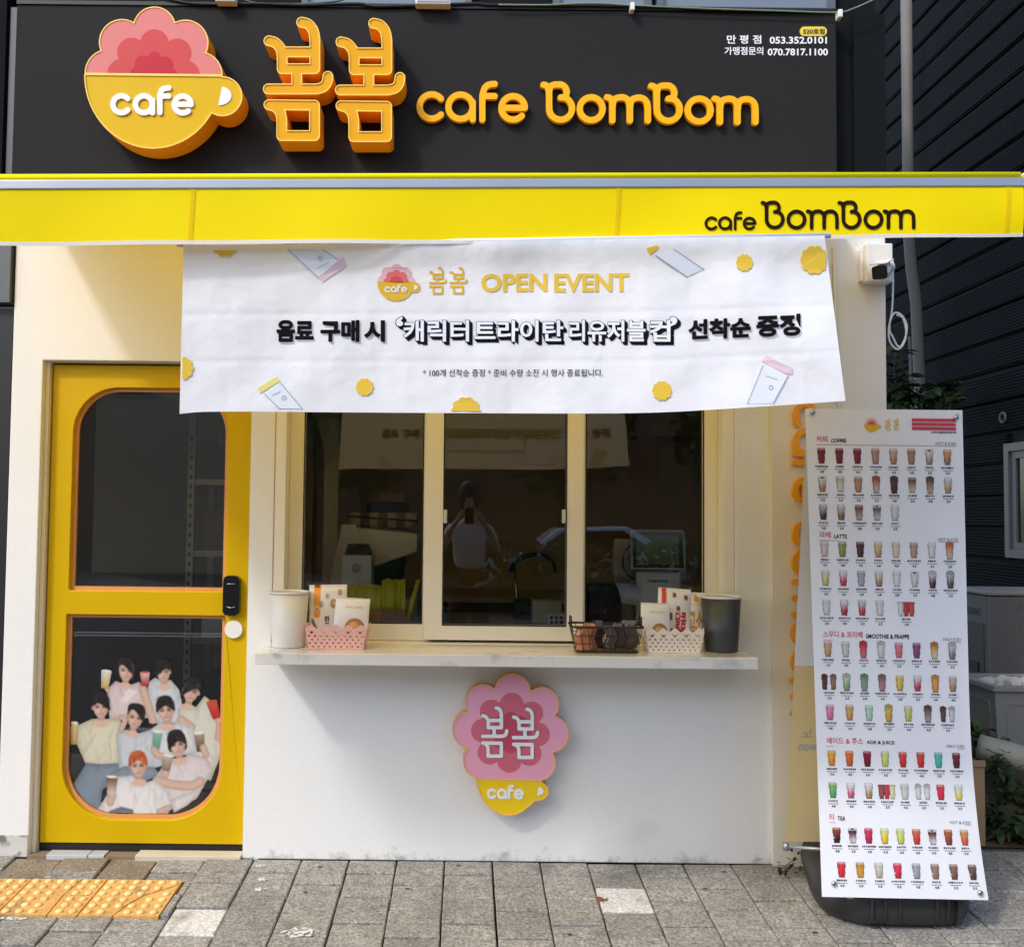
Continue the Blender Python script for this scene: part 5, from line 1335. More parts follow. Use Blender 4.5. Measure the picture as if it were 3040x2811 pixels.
# metal rack behind the door
rk = ithing("storage_rack", "slotted steel storage rack with boxes behind the door", "rack", 600, 2400, .8)
rx0, rx1 = at(566, 1600, .8).x, at(566, 1600, .8).x + .55
M_rack = mat("rack_grey", (170, 164, 150), .5, metal=.2)
for x in (rx0, rx1):
    for y in (.8, 1.2): build("post", MB().box(x - .018, x + .018, y - .018, y + .018, .022, 2.1), M_rack, rk)
sl = MB()
for k in range(34): sl.box(rx0 - .006, rx0 + .006, .7805, .7815, .2 + k * .05, .2 + k * .05 + .022)
o = build("slots", sl, M_mblk, rk); o["kind"] = "stuff"
for z in (.35, .8, 1.25, 1.62, 2.0): build("shelf_board", MB().box(rx0 + .02, rx1 - .02, .79, 1.21, z, z + .03), M_rack, rk)
for i, (z, w, h, c, nm) in enumerate(((.38, .4, .25, (60, 52, 44), "dark lower"), (.83, .36, .22, (206, 200, 190), "pale middle"), (1.28, .42, .2, (96, 80, 60), "brown"), (1.65, .38, .18, (50, 50, 56), "black upper"))):
    tag(build("storage_box", MB().box(rx0 + .06, rx0 + .06 + w, .82, 1.15, z + .001, z + h), mat("rack_box_%d" % i, c, .7, noise=(5, .08)), bevel=.004), nm + " box on the storage rack behind the door", "box", "boxes on the rack")
# espresso machine, grinder, blender
em = ithing("espresso_machine", "pale grey espresso machine with cups on top behind the left pane", "coffee machine", 1130, 1735, .52)
M_ma = mat("machine_cream", (240, 236, 224), .35); M_mg = mat("machine_grey", (196, 194, 186), .35)
x0, x1, _, _, z0, z1 = bx(1025, 1565, 1240, 1700, .5, .4)
build("body", MB().add([(x0, .50, z1), (x1, .50, z1 - .03), (x1, .50, z1 - .12), (x0 + .12, .50, z1 - .2), (x0, .90, z1), (x1, .90, z1 - .03), (x1, .90, z1 - .12), (x0 + .12, .90, z1 - .2)],
                       [(0, 1, 2, 3), (7, 6, 5, 4), (0, 4, 5, 1), (1, 5, 6, 2), (2, 6, 7, 3), (3, 7, 4, 0)]), M_ma, em, bevel=.01)
build("side_panel", MB().add([(x0 - .02, .49, z1 + .01), (x0 + .05, .49, z1 + .01), (x0 + .09, .49, z1 - .18), (x0 - .02, .49, ZC + .02), (x0 - .1, .49, ZC + .02)] + [(x0 - .02, .91, z1 + .01), (x0 + .05, .91, z1 + .01), (x0 + .09, .91, z1 - .18), (x0 - .02, .91, ZC + .02), (x0 - .1, .91, ZC + .02)],
                             [(0, 1, 2, 3, 4), (9, 8, 7, 6, 5)] + [(i, (i + 1) % 5, 5 + (i + 1) % 5, 5 + i) for i in range(5)]), M_ma, em)
build("base", MB().box(x0 - .05, x1, .53, .89, ZC - .08, ZC + .08), M_mg, em)
build("cup_rail", MB().tube([(x0, .53, z1 + .05), (x1, .53, z1 + .03)], .006, 6), M_mblk, em)
for k in range(7):
    cx = lerp(x0 + .03, x1 - .05, k / 6)
    tag(build("paper_cup", MB().lathe(cx, .68, [(.03, z1 - .005), (.038, z1 + .07), (.035, z1 + .07), (.001, z1 + .005)], 14), mat("cup_brown" if k % 2 else "cup_pale", (120, 96, 70) if k % 2 else (186, 176, 156), .5)), "paper cup upside on the espresso machine, %s from its left end" % ("first", "second", "third", "fourth", "fifth", "sixth", "seventh")[k], "cup", "cups on the espresso machine")
gr_ = ithing("coffee_grinder", "white grinder box with a black hopper behind the left pane", "grinder", 1058, 1735, .3)
g = bx(1012, 1648, 1104, 1745, .31, .15)
build("body", MB().box(g[0], g[1], .31, .455, ZC + .001, g[5]), M_wplast, gr_, bevel=.008)
build("collar", MB().frus(((g[0] + g[1]) / 2, .385), .06, .06, g[5] + .001, ((g[0] + g[1]) / 2, .385), .045, .045, g[5] + .05), M_mblk, gr_)
build("display", MB().lathe(0, 0, [(.001, 0), (.022, 0), (.022, .003), (.001, .003)], 20), M_mg, gr_).location = (0, 0, 0)
d_ = gr_.children[-1]; d_.data.transform(Matrix.Translation(((g[0] + g[1]) / 2, .309, g[5] - .06)) @ Matrix.Rotation(math.pi / 2, 4, 'X'))
wc = bx(1098, 1455, 1178, 1512, 1.6, .3)
ut = ithing("water_purifier", "white box with a blue bucket in front on the rear counter", "appliance", 1140, 1540, 1.6)
build("box", MB().box(wc[0], wc[1], 2.25, 2.5, .941, wc[5]), M_wplast, ut, bevel=.01)
bl = at(1135, 1500, 1.6)
build("bucket", MB().lathe(bl.x, 2.05 - .0, [(.1, .945), (.14, 1.55), (.12, 1.56), (.001, 1.5)], 20), mat("blue_bucket", (70, 100, 130), .5), ut)
# straws in a wooden box, right behind the left pane
M_straw = mat("straw_lime", (244, 248, 60), .45, noise=(40, .12)); M_straw2 = mat("straw_yellow", (250, 240, 60), .45, noise=(40, .12))
sb = bx(1060, 1812, 1206, 1856, .2, .12)
wbx = thing("straw_box", "low wooden box holding yellow straws behind the left pane", "box", ((sb[0] + sb[1]) / 2, .26, ZC), None)
M_wood = mat("box_wood", (176, 128, 80), .6, noise=[(3, .08), (30, .1)])
zs_ = ZC + .001
build("front", MB().box(sb[0], sb[1], .17, .18, zs_, zs_ + .062), M_wood, wbx); build("back", MB().box(sb[0], sb[1], .29, .30, zs_, zs_ + .062), M_wood, wbx)
build("end", MB().box(sb[0], sb[0] + .01, .1805, .2895, zs_, zs_ + .062), M_wood, wbx); build("end", MB().box(sb[1] - .01, sb[1], .1805, .2895, zs_, zs_ + .062), M_wood, wbx)
rs2 = random.Random(2)
for k in range(16):
    px = 1040 + k * 11.4; top = 1718 + rs2.uniform(-4, 8) if k > 8 else 1733 + rs2.uniform(-4, 6)
    p = at(px, top, .24); yb = .19 + rs2.uniform(0, .04); ln = .0 if k < 15 else .05
    mbs = MB()
    for j in range(3):
        xo = (j - 1) * .006
        mbs.tube([(p.x + xo, yb + .004 * j, zs_ + .004), (p.x + xo + ln, yb + .004 * j, p.z)], .0045, 6)
    o = build("straw_bundle", mbs, M_straw if k % 3 else M_straw2, recalc=False)
    tag(o, ("yellow" if k % 3 == 0 else "lime") + " straw sleeve in the wooden box, " + ("first second third fourth fifth sixth seventh eighth ninth tenth eleventh twelfth thirteenth fourteenth fifteenth".split() + ["leaning, last"])[k] + " from the left", "straws", "straw sleeves")
    o["kind"] = "stuff" if False else o.get("kind", "") or "thing"
    del o["kind"]
# faucet arch, boxes, white crate in the middle
fc = ithing("tap_hose", "black arched tap hose behind the middle pane", "tap", 1525, 1780, .6)
build("hose", MB().tube([at(x, y, .6) for x, y in smooth([(1512, 1700), (1530, 1670), (1570, 1648), (1610, 1650), (1640, 1668), (1650, 1700)], 6)], .01, 8), M_mblk, fc)
build("stem", MB().tube([at(1526, 1676, .62), at(1535, 1790, .62), (at(1535, 1790, .62).x, .62, ZC)], .008, 8), M_steel, fc)
for (a_, b_, c_, d_, Y, m, nm, lab) in ((1580, 1783, 1668, 1862, .26, mat("carton_cream", (206, 196, 166), .6), "carton", "cream carton behind the middle pane"),
                                       (1627, 1822, 1677, 1862, .2, M_wplast, "crate", "white crate with round holes at the middle pane's corner"),
                                       (1527, 1783, 1582, 1862, .4, mat("carton_slate", (56, 60, 66), .6), "carton", "slate box beside the cream carton")):
    q = bx(a_, b_, c_, d_, Y, .12); o = build(nm, MB().box(q[0], q[1], Y, Y + .12, ZC + .001, q[5]), m, bevel=.004); tag(o, lab, "box")
    if nm == "crate":
        for i in range(3):
            for j in range(2):
                kx, kz = lerp(q[0], q[1], (i + .7) / 3.4), lerp(ZC, q[5], .25 + .4 * j); hb = MB().lathe(0, 0, [(.001, 0), (.0075, 0), (.0075, .001), (.001, .001)], 10)
                hb.v = [(kx + x, Y - .0012 + z, kz + y) for x, y, z in hb.v]; build("hole", hb, M_mblk, o)
# till: screen on a stand, printer with its paper
ps = ithing("till_terminal", "white till with a tilted customer screen behind the right pane", "till", 1950, 1780, .35)
s0, s1 = at(1874, 1690, .2), at(2036, 1574, .2)
scr = MB().prism(contours(rrect(s0.x, s0.z, s1.x, s1.z, .014), s0.x - .02, s0.z - .02, s1.x + .02, s1.z + .02, .006), lambda x, z: (x, .2 + (z - s0.z) * .15, z), (0, .03, 0))
hd = build("screen_housing", scr, M_mg, ps, bevel=.003)
build("screen", MB().prism([R4(s0.x + .008, s1.x - .008, s0.z + .008, s1.z - .008)], lambda x, z: (x, .1985 + (z - s0.z) * .15, z)), mat("dark_screen", (16, 18, 16), .08), hd, recalc=False)
build("screen_picture", MB().prism([R4(s0.x + .026, s1.x - .03, s0.z + .024, s1.z - .024)], lambda x, z: (x, .1975 + (z - s0.z) * .15, z)), mat("screen_picture", (44, 52, 20), .1, noise=[(9, .9)], emit=((70, 80, 24), .06)), hd, recalc=False)
q = bx(1888, 1694, 2022, 1790, .24, .15)
build("stand", MB().box(q[0], q[1], .24, .40, ZC + .001, q[5]), M_wplast, ps, bevel=.008)
build("maker_lettering", text(MB(), "OKPOS", 1924, 1721, 1983, 1729, plane(.2385), .03), M_mblk, ps, recalc=False)
q = bx(1822, 1600, 2045, 1730, .42, .03)
build("back_screen", MB().box(q[0], q[1], .42, .46, q[4], q[5]), mat("screen_back", (214, 208, 192), .5), ps, bevel=.012)
build("cable", MB().tube([at(x, y, .23) for x, y in smooth([(1876, 1612), (1856, 1640), (1850, 1680), (1868, 1710), (1884, 1722)], 5)], .004, 6), M_mblk, ps)
pr = ithing("receipt_printer", "black receipt printer with curling paper behind the right pane", "printer", 1810, 1820, .2)
q = bx(1742, 1738, 1850, 1818, .2, .15)
build("body", MB().box(q[0], q[1] + .05, .2, .36, ZC + .001, q[5]), M_mblk, pr, bevel=.015)
pp0 = at(1822, 1728, .19); 
build("paper", MB().grid(4, 12, lambda u, v: (lerp(pp0.x, at(1893, 1760, .19).x, u) + .03 * v * (1 - u), .19 - .05 * math.sin(v * 2.6), pp0.z - .09 * v ** 1.4 - .012 * u)), mat("receipt_paper", (214, 220, 216), .7), pr, recalc=False)
cu = at(1750, 1772, .24)
tag(build("paper_bowl", MB().lathe(cu.x, .3, [(.03, ZC + .001), (.045, ZC + .07), (.042, ZC + .07), (.001, ZC + .01)], 18), mat("bowl_cream", (222, 204, 150), .6)), "cream paper bowl at the right pane's left corner", "bowl")
# things on the inner walls
q = at(1935, 1480, 2.0), at(2036, 1352, 2.0)
pic = tag(build("wall_poster", MB().box(q[0].x, q[1].x, 2.86, 2.885, 1.75, 2.2), mat("poster_orange", (206, 120, 40), .6, noise=[(9, .35)])), "orange poster hanging on the rear wall inside", "poster")
tag(build("wall_cabinet", MB().box(at(1920, 1300, 1.5).x, xR - .16, 1.4, 2.0, 1.95, 2.54), mat("cabinet_oak", (176, 142, 100), .6, noise=(3, .06)), bevel=.004), "light oak wall cabinet high inside at the right", "cabinet")
tag(build("picture_frame", MB().prism([R4(.42, .82, 1.85, 2.08), R4(.44, .80, 1.87, 2.06)[::-1]], fnY(2.87), (0, .025, 0)), mat("frame_oak", (150, 112, 70), .5)), "narrow oak frame on the rear wall inside", "picture frame")

# ------------------------------------------------------------------ left neighbour
nb = thing("left_neighbour", "dark neighbouring shop front at the left edge", "building", (-3.2, .3, 0))
zz = at(10, 900, 0).z
build("lower_wall", MB().box(-6, xL - .012, .02, 3, -.02, zz - .02), M_mblk, nb)
build("grey_band", MB().box(-6, xL - .012, -.02, 3, zz - .0, 2.9), mat("band_grey", (92, 98, 104), .5), nb)
build("band_shadow_gap", MB().box(-6, xL - .012, .03, 3, zz - .019, zz - .001), M_blk, nb)
build("upper_wall", MB().box(-6, sx0 - .04, .019 - .08, .018, 2.902, 6.5), mat("left_upper", (18, 18, 18), .8, spec=.1), nb)

# ------------------------------------------------------------------ right neighbour with ribbed siding
XS = 3.9
rn = thing("ribbed_building", "black building clad in ribbed horizontal panels beyond the alley", "building", (XS + 1, 4, 0))
build("core", MB().box(XS + .03, XS + 5, -1.5, 12, -.02, 7.2), mat("core_black", (12, 13, 14), .8), rn)
def rib_mat():
    m = mat("ribbed_black", (19, 20, 21), .7, noise=(2, .08), spec=.12); nt = m.node_tree
    w = nt.nodes.new("ShaderNodeTexWave"); w.wave_type = 'BANDS'; w.bands_direction = 'Z'; w.inputs["Scale"].default_value = 14; w.inputs["Distortion"].default_value = 0
    tc = nt.nodes.new("ShaderNodeTexCoord"); nt.links.new(tc.outputs["Object"], w.inputs["Vector"])
    b = nt.nodes.new("ShaderNodeBump"); b.inputs["Strength"].default_value = .8; b.inputs["Distance"].default_value = .006
    nt.links.new(w.outputs["Fac"], b.inputs["Height"]); nt.links.new(b.outputs[0], nt.nodes["Principled BSDF"].inputs["Normal"]); return m
M_rib = rib_mat()
PH = .232
z0_ = (at(2985, 1376, 0) - CLOC); zr = CLOC.z + (ray(2985, 1376).z / ray(2985, 1376).x) * XS      # one joint that the photograph shows
zr = zr % PH
wy0, wy1 = 1.0, None
dW = ray(2992, 1480); yW1 = CLOC.y + dW.y / dW.x * XS
wz1 = CLOC.z + ray(2992, 1318).z / ray(2992, 1318).x * XS; wz0 = CLOC.z + ray(2992, 1655).z / ray(2992, 1655).x * XS
wyA, wyB = yW1 - 1.15, yW1
lip = .018
def plank(ya_, yb_, z):
    mb = MB(); x = XS
    prof = [(x + .03, z), (x + .012, z + .003), (x, z + lip), (x, z + PH - .03), (x + .012, z + PH - .016), (x + .03, z + PH - .014)]
    n = len(prof); v = [(a, y, b) for y in (ya_, yb_) for a, b in prof]
    mb.add(v, [(i, i + 1, n + i + 1, n + i) for i in range(n - 1)] + [tuple(range(n)), tuple(range(n, 2 * n))[::-1]])
    return build("siding_panel", mb, M_rib, rn)
for k in range(-1, 31):
    z = zr + k * PH
    if z < -.1: continue
    if z + PH > wz0 and z < wz1:
        plank(-1.5, wyA, z); plank(wyB, 12, z)
    else: plank(-1.5, 12, z)
M_wf = mat("grey_window_frame", (112, 113, 114), .4, metal=.2)
rw = build("side_window", MB().prism([R4(wyA + .002, wyB - .002, wz0, wz1), R4(wyA + .06, wyB - .06, wz0 + .06, wz1 - .06)[::-1]], lambda y, z: (XS - .03, y, z), (.055, 0, 0)), M_wf, rn, bevel=.004)
build("inner_frame", MB().prism([R4(wyA + .061, wyB - .061, wz0 + .061, wz1 - .061), R4(wyA + .12, wyB - .12, wz0 + .11, wz1 - .11)[::-1]], lambda y, z: (XS - .012, y, z), (.03, 0, 0)), M_wf, rw)
build("pane", MB().box(XS + .004, XS + .01, wyA + .1205, wyB - .1205, wz0 + .1105, wz1 - .1105), mat("dark_pane", (18, 20, 22), .05, spec=.8), rw)
pz = CLOC.z + ray(2985, 1240).z / ray(2985, 1240).x * XS; py_ = CLOC.y + ray(2985, 1240).y / ray(2985, 1240).x * XS
rg = MB().tube([(XS - .02, py_ + .035 * math.cos(a * .393), pz + .035 * math.sin(a * .393)) for a in range(16)], .009, 8, closed=True)
build("vent_ring", rg, M_wf, rn)
# downpipe
cpts = [(2690, -40), (2694, 300), (2698, 700), (2706, 800), (2720, 900), (2728, 1080), (2738, 1280), (2745, 2000)]
tag(build("drain_pipe", MB().tube([at(x, y, 3.6) for x, y in cpts], .045, 10), mat("pipe_grey", (118, 116, 110), .7, noise=(4, .1))), "bent grey drain pipe running down the alley", "pipe")
tag(build("thin_pipe", MB().tube([at(x, y, 3.7) for x, y in ((2704, 1000), (2716, 1300), (2720, 2000))], .025, 8), mat("pipe_grey2", (104, 102, 98), .7)), "thin grey pipe beside the bent drain pipe", "pipe")
# ------------------------------------------------------------------ alley: foliage, air conditioner, planter, box, pipe roll, weeds
alley = tag(build("alley_ground", MB().grid(30, 30, lambda u, v: (1.86 + 2.06 * u, .3 + 8 * v, -.02 + .03 * math.sin(u * 17 + v * 40) * math.sin(v * 55)), smooth=True), mat("alley_soil", (98, 84, 66), .95, noise=[(3, .15), (40, .2)], bump=(50, .8)), recalc=False), kind="structure")
M_leaf = [mat("leaf_%d" % i, c, .7, noise=(20, .12), spec=.15) for i, c in enumerate(((58, 78, 48), (76, 98, 56), (44, 62, 42)))]
rl = random.Random(8)
def leaf_mesh(l, w, m):
    me = bpy.data.meshes.new("leaf"); P = [(0, 0, 0), (-w * .45, l * .3, .06 * l), (0, l * .35, 0), (w * .45, l * .3, .06 * l), (-w * .35, l * .7, .02 * l), (0, l * .72, -.05 * l), (w * .35, l * .7, .02 * l), (0, l, -.16 * l)]
    me.from_pydata(P, [], [(0, 2, 1), (0, 3, 2), (1, 2, 5, 4), (2, 3, 6, 5), (4, 5, 7), (5, 6, 7)]); me.materials.append(m); return me
def sprig(t, base, path, n, l, w, spread, stem_r=.006):
    build("stem", MB().tube(path, [stem_r * (1 - .7 * i / len(path)) for i in range(len(path))], 6), mat("stem_brown", (84, 74, 56), .8), t, recalc=False)
    me = [leaf_mesh(l, w, m) for m in M_leaf]
    for i in range(n):
        k = rl.uniform(.1, .999) * (len(path) - 1); a = Vector(path[int(k)]); b = Vector(path[int(k) + 1]); p = a.lerp(b, k % 1)
        o = bpy.data.objects.new("leaf", rl.choice(me)); COL.objects.link(o)
        o.location = p + Vector((rl.uniform(-1, 1), rl.uniform(-1, 1), rl.uniform(-1, 1))) * spread
        o.rotation_euler = (rl.uniform(-1.1, .5), rl.uniform(-.6, .6), rl.uniform(0, 6.28)); s = rl.uniform(.6, 1.25); o.scale = (s, s, s)
        adopt(o, t)
vn = ithing("climbing_shrub", "dark leafy branch reaching across the alley behind the kiosk", "shrub", 2690, 2000, 3.3)
b0 = at(2600, 2100, 3.3)
for (tx, ty) in ((2890, 1150), (2850, 1180), (2790, 1160), (2760, 1195), (2700, 1185), (2680, 1120), (2720, 1215), (2660, 1020)):
    e0 = at(2640, 1215, 3.3); e1 = at(tx, ty, 3.3 - .3 * ((tx - 2640) / 250))
    mid = e0.lerp(e1, .55) + Vector((0, -.05, .06))
    sprig(vn, b0, [e0, mid, e1], 24, .12, .065, .07)
build("trunk", MB().tube([(e0.x, 3.3, -.02), (e0.x - .02, 3.3, 1.2), e0], [.03, .022, .014], 8), mat("bark", (70, 60, 46), .9), vn)
# air conditioner
ac = thing("air_conditioner", "weathered outdoor air conditioner unit in the alley", "air conditioner", (3.3, 2.2, 0))
ca = at(2931, 1768, 2.0); acx0, acx1 = ca.x, XS - .02; acz = ca.z; acy = 2.0
M_ac = mat("ac_grey", (112, 112, 110), .6, noise=[(3, .08)], dirt=(6, .6, (96, 92, 84)))
build("case", MB().box(acx0, acx1, acy, acy + .42, .06, acz), M_ac, ac, bevel=.015)
build("top_cover", MB().box(acx0 - .012, acx1, acy - .012, acy + .43, acz + .001, acz + .03), mat("ac_top", (150, 150, 146), .5, noise=(4, .05)), ac, bevel=.008)
build("side_panel", MB().box(acx0 - .006, acx0 - .0005, acy + .04, acy + .38, .2, acz - .18), mat("ac_side", (82, 82, 80), .6), ac, bevel=.003)
sd = MB().box(acx0 - .014, acx0 - .0065, acy + .1, acy + .2, acz - .5, acz - .44); build("side_grip", sd, M_mblk, ac)
build("maker_lettering", text(MB(), "SAMSUNG", 0, 0, 1, 1, lambda u, v: Vector((acx0 - .002, acy + .34 - .26 * u, acz - .09 - .05 * v)), .02), mat("letter_slate", (60, 66, 84), .6), ac, recalc=False)
build("fan_grille", MB().prism([R4(acx0 + .28, acx1 - .03, acz - .62, acz - .05)], lambda x, z: (x, acy - .003, z)), mat("grille_dark", (52, 58, 64), .5), ac, recalc=False)
for x in (acx0 + .05, acx1 - .08): build("foot", MB().box(x, x + .04, acy + .05, acy + .4, -.02, .0595), M_mblk, ac)
# planter
pl_ = thing("planter", "tapered white panelled planter full of rubble in the alley", "planter", (3.1, 1.2, 0))
ptc = at(2952, 2036, .95); hw = .21; pcx, pcy = ptc.x + hw * .98, .95 + hw
M_pl = mat("planter_white", (150, 150, 144), .6, noise=(6, .05), dirt=(5, .62, (140, 136, 126)))
zt_ = ptc.z
Pb, Pt = .14, hw
build("shell", MB().frus((pcx, pcy), Pb, Pb, .0, (pcx, pcy), Pt * .93, Pt * .93, zt_ - .03), M_pl, pl_)
build("rim", MB().prism([R4(pcx - Pt, pcx + Pt, pcy - Pt, pcy + Pt), R4(pcx - Pt + .035, pcx + Pt - .035, pcy - Pt + .035, pcy + Pt - .035)[::-1]], lambda x, y: (x, y, zt_), (0, 0, -.032)), M_pl, pl_, bevel=.005)
for (ux, uy) in ((0, -1), (-1, 0)):
    def pf(a, z, ux=ux, uy=uy):
        k = lerp(Pb, Pt * .93, z / (zt_ - .03)) + .004
        return (pcx + (a * k / Pt if ux == 0 else ux * k), pcy + (a * k / Pt if uy == 0 else uy * k), z)
    rr = rrect(-Pt * .7, .07, Pt * .7, zt_ - .09, .03)
    build("panel_moulding", shape(MB(), sub(rr, grow(rr, -.014)), (-.3, 0, .3, zt_), .008, pf, (-.006 * ux, -.006 * uy if uy else 0, 0)), M_pl, pl_)
for i in range(9):
    bm = bmesh.new(); bmesh.ops.create_icosphere(bm, subdivisions=1, radius=rl.uniform(.035, .06))
    for v in bm.verts: v.co *= rl.uniform(.75, 1.2)
    me = bpy.data.meshes.new("rubble"); bm.to_mesh(me); bm.free(); me.materials.append(mat("rubble_pale", (206, 202, 192), .85, noise=(20, .1)))
    o = bpy.data.objects.new("stone", me); COL.objects.link(o); o.location = (pcx + rl.uniform(-.13, .13), pcy + rl.uniform(-.13, .13), zt_ - .03 + rl.uniform(-.02, .015)); adopt(o, pl_)
build("fill", MB().box(pcx - .16, pcx + .16, pcy - .16, pcy + .16, zt_ - .07, zt_ - .045), mat("fill_soil", (90, 80, 66), .95), pl_)
# white pipe roll
rp = [on_ground(2880, 2290), on_ground(3060, 2290)]
r0 = at(2905, 2215, .55); r1 = at(3080, 2262, .45)
tag(build("pipe_roll", MB().tube([r0, r0.lerp(r1, .3), r0.lerp(r1, .34), r0.lerp(r1, .38), r1], [.06, .062, .055, .062, .062], 16), mat("roll_white", (170, 166, 150), .6, noise=(5, .06), dirt=(6, .64, (130, 124, 104)))), "dirty white roll lying across the weeds in the alley", "roll")
tag(build("rubble_heap", MB().grid(14, 12, lambda u, v: (2.2 + 1.3 * u, .36 + .8 * v, .0 + .24 * math.sin(math.pi * u) ** .6 * math.sin(math.pi * min(1, v * 1.1)) ** .7 + .02 * math.sin(u * 31 + v * 17))), mat("heap_soil", (92, 80, 62), .95, noise=[(6, .2), (50, .25)], bump=(40, 1))), kind="structure")
# cardboard box behind the menu stand
cb = on_ground(2925, 2500); q = at(2926, 2276, cb.y)
cbx = tag(build("cardboard_box", MB().box(q.x - .35, q.x, .31, .5, -.02, q.z), mat("cardboard", (176, 142, 104), .85, noise=[(3, .05), (60, .04)]), bevel=.003), "brown cardboard carton half hidden behind the menu stand", "carton")
build("flap", MB().box(q.x - .35, q.x - .002, .30, .309, q.z + .001, q.z + .03), mat("cardboard", (176, 142, 104)), cbx)
# weeds
def weed(x, y, z, h, n, label, l=.07):
    t = thing("weed", label, "plant", (x, y, z), "weeds in the alley")
    for k in range(3):
        tip = Vector((x + rl.uniform(-.1, .1), y + rl.uniform(-.1, .1), z + h * rl.uniform(.6, 1)))
        sprig(t, None, [(x, y, z), tuple(Vector((x, y, z)).lerp(tip, .5) + Vector((rl.uniform(-.02, .02), 0, .02))), tuple(tip)], n, l, l * .55, .04, .003)
for i, (px, py, Y, h) in enumerate(((2990, 2460, .36, .2), (2960, 2420, .4, .24), (3030, 2480, .33, .15), (2905, 2210, .75, .2), (2985, 2235, .4, .12), (3010, 2330, .5, .18), (2890, 2180, .9, .25), (3040, 2380, .45, .16))):
    p = at(px, py, Y)
    weed(p.x, Y, max(p.z - .12, -.01), h, 14, ("low leafy weed by the carton's right side", "taller weed against the carton", "weed at the right edge by the paving", "weed left of the pipe roll", "weed in front of the pipe roll", "weed on the heap under the pipe roll", "leafy weed under the planter", "weed at the photo's right edge on the heap")[i])
wg = on_ground(2330, 2600)
weed(wg.x, wg.y, gz(wg.y), .07, 5, "tiny weed growing from a paving joint left of the menu stand", .035)
# ------------------------------------------------------------------ across the street (seen in the panes, outer blocks added to cut low light)
op = thing("opposite_building", "plain taupe building across the street", "building", (-7, -20, 0))
build("wall", MB().box(-9.6, -4.6, -28, -20, -.25, 9.5), mat("taupe_render", (244, 216, 182), .85, noise=(1, .05)), op)
for i in range(2):
    for j in range(2): 
        w_ = build("window", MB().box(-9.2 + i * 2.4, -8.0 + i * 2.4, -20.0, -19.96, 4.4 + 2.0 * j, 5.6 + 2.0 * j), mat("far_frame", (190, 190, 186), .5), op)
        build("pane", MB().box(-9.1 + i * 2.4, -8.1 + i * 2.4, -19.955, -19.95, 4.5 + 2.0 * j, 5.5 + 2.0 * j), mat("far_pane", (50, 56, 62), .1), w_)
op3 = thing("added_grey_block", "long grey block added across the street to cut low light, left of the taupe building", "building", (-18, -21, 0))
build("wall", MB().box(-40, -13.5, -30, -21, -.25, 7.0), mat("grey_render", (120, 116, 110), .85, noise=(1, .06)), op3)  # out of view, added to hold back low light from the front
op4 = thing("added_cream_block", "long cream block added across the street to cut low light, right of the brown block", "building", (28, -21, 0))
build("wall", MB().box(16.5, 45, -30, -21, -.25, 7.5), mat("cream_far_render", (150, 142, 124), .85, noise=(1, .06)), op4)  # unseen too, extends the row that blocks low sky light
op2 = thing("brick_block", "brown block across the street behind the trees, raised to cut low light", "building", (5, -21, 0))
build("wall", MB().box(-4.0, 16, -30, -21, -.25, 7.5), mat("brown_render", (150, 124, 92), .85, noise=(1, .08)), op2)  # height raised to keep low sky light off the shop wall
tag(build("far_pavement", MB().box(-60, 60, -19.9, -15.6, -.4, -.1), mat("far_paving", (138, 134, 126), .9, noise=(3, .08))), kind="structure")
def street_tree(x, y, h, lab):
    t = thing("street_tree", lab, "tree", (x, y, -.1), "trees across the street")
    build("trunk", MB().tube([(x, y, -.1), (x + .05, y, h * .35), (x, y, h * .6)], [.14, .11, .07], 8), mat("bark", (70, 60, 46), .9), t)
    for k in range(4): build("limb", MB().tube([(x + .03, y, h * .4), (x + math.cos(k * 1.7) * .8, y + math.sin(k * 1.7) * .8, h * .7)], [.05, .02], 6), mat("bark", (70, 60, 46), .9), t)
    mb = MB()
    for k in range(1500):
        while True:
            p = Vector((rl.uniform(-1, 1), rl.uniform(-1, 1), rl.uniform(-1, 1)))
            if .25 < p.length < 1: break
        c = Vector((x, y, h * .72)) + Vector((p.x * 1.7, p.y * 1.5, p.z * h * .36)); a = Vector((rl.uniform(-1, 1), rl.uniform(-1, 1), rl.uniform(-1, 1))) * .16; b = Vector((rl.uniform(-1, 1), rl.uniform(-1, 1), rl.uniform(-1, 1))) * .16
        mb.add([c - a, c + b, c + a, c - b], [(0, 1, 2, 3)])
    o = build("crown", mb, M_leaf[1], t, recalc=False); o["kind"] = "stuff"
for x, lab in ((-11.6, "street tree left of the taupe building"), (-2.4, "street tree right of the taupe building"), (2.2, "middle street tree before the brown block"), (6.4, "rightmost street tree before the brown block")): street_tree(x, -17.6, 5.2, lab)
hg = MB()
for k in range(6000):
    c = Vector((rl.uniform(-2.2, 14), rl.uniform(-12.6, -11.9), rl.uniform(-.2, 1.0) )); a = Vector((rl.uniform(-1, 1), rl.uniform(-1, 1), rl.uniform(-1, 1))) * .09; b = Vector((rl.uniform(-1, 1), rl.uniform(-1, 1), rl.uniform(-1, 1))) * .09
    hg.add([c - a, c + b, c + a, c - b], [(0, 1, 2, 3)])
tag(build("hedge", hg, M_leaf[0], recalc=False), "long low clipped hedge along the middle of the street", "hedge", kind="stuff")
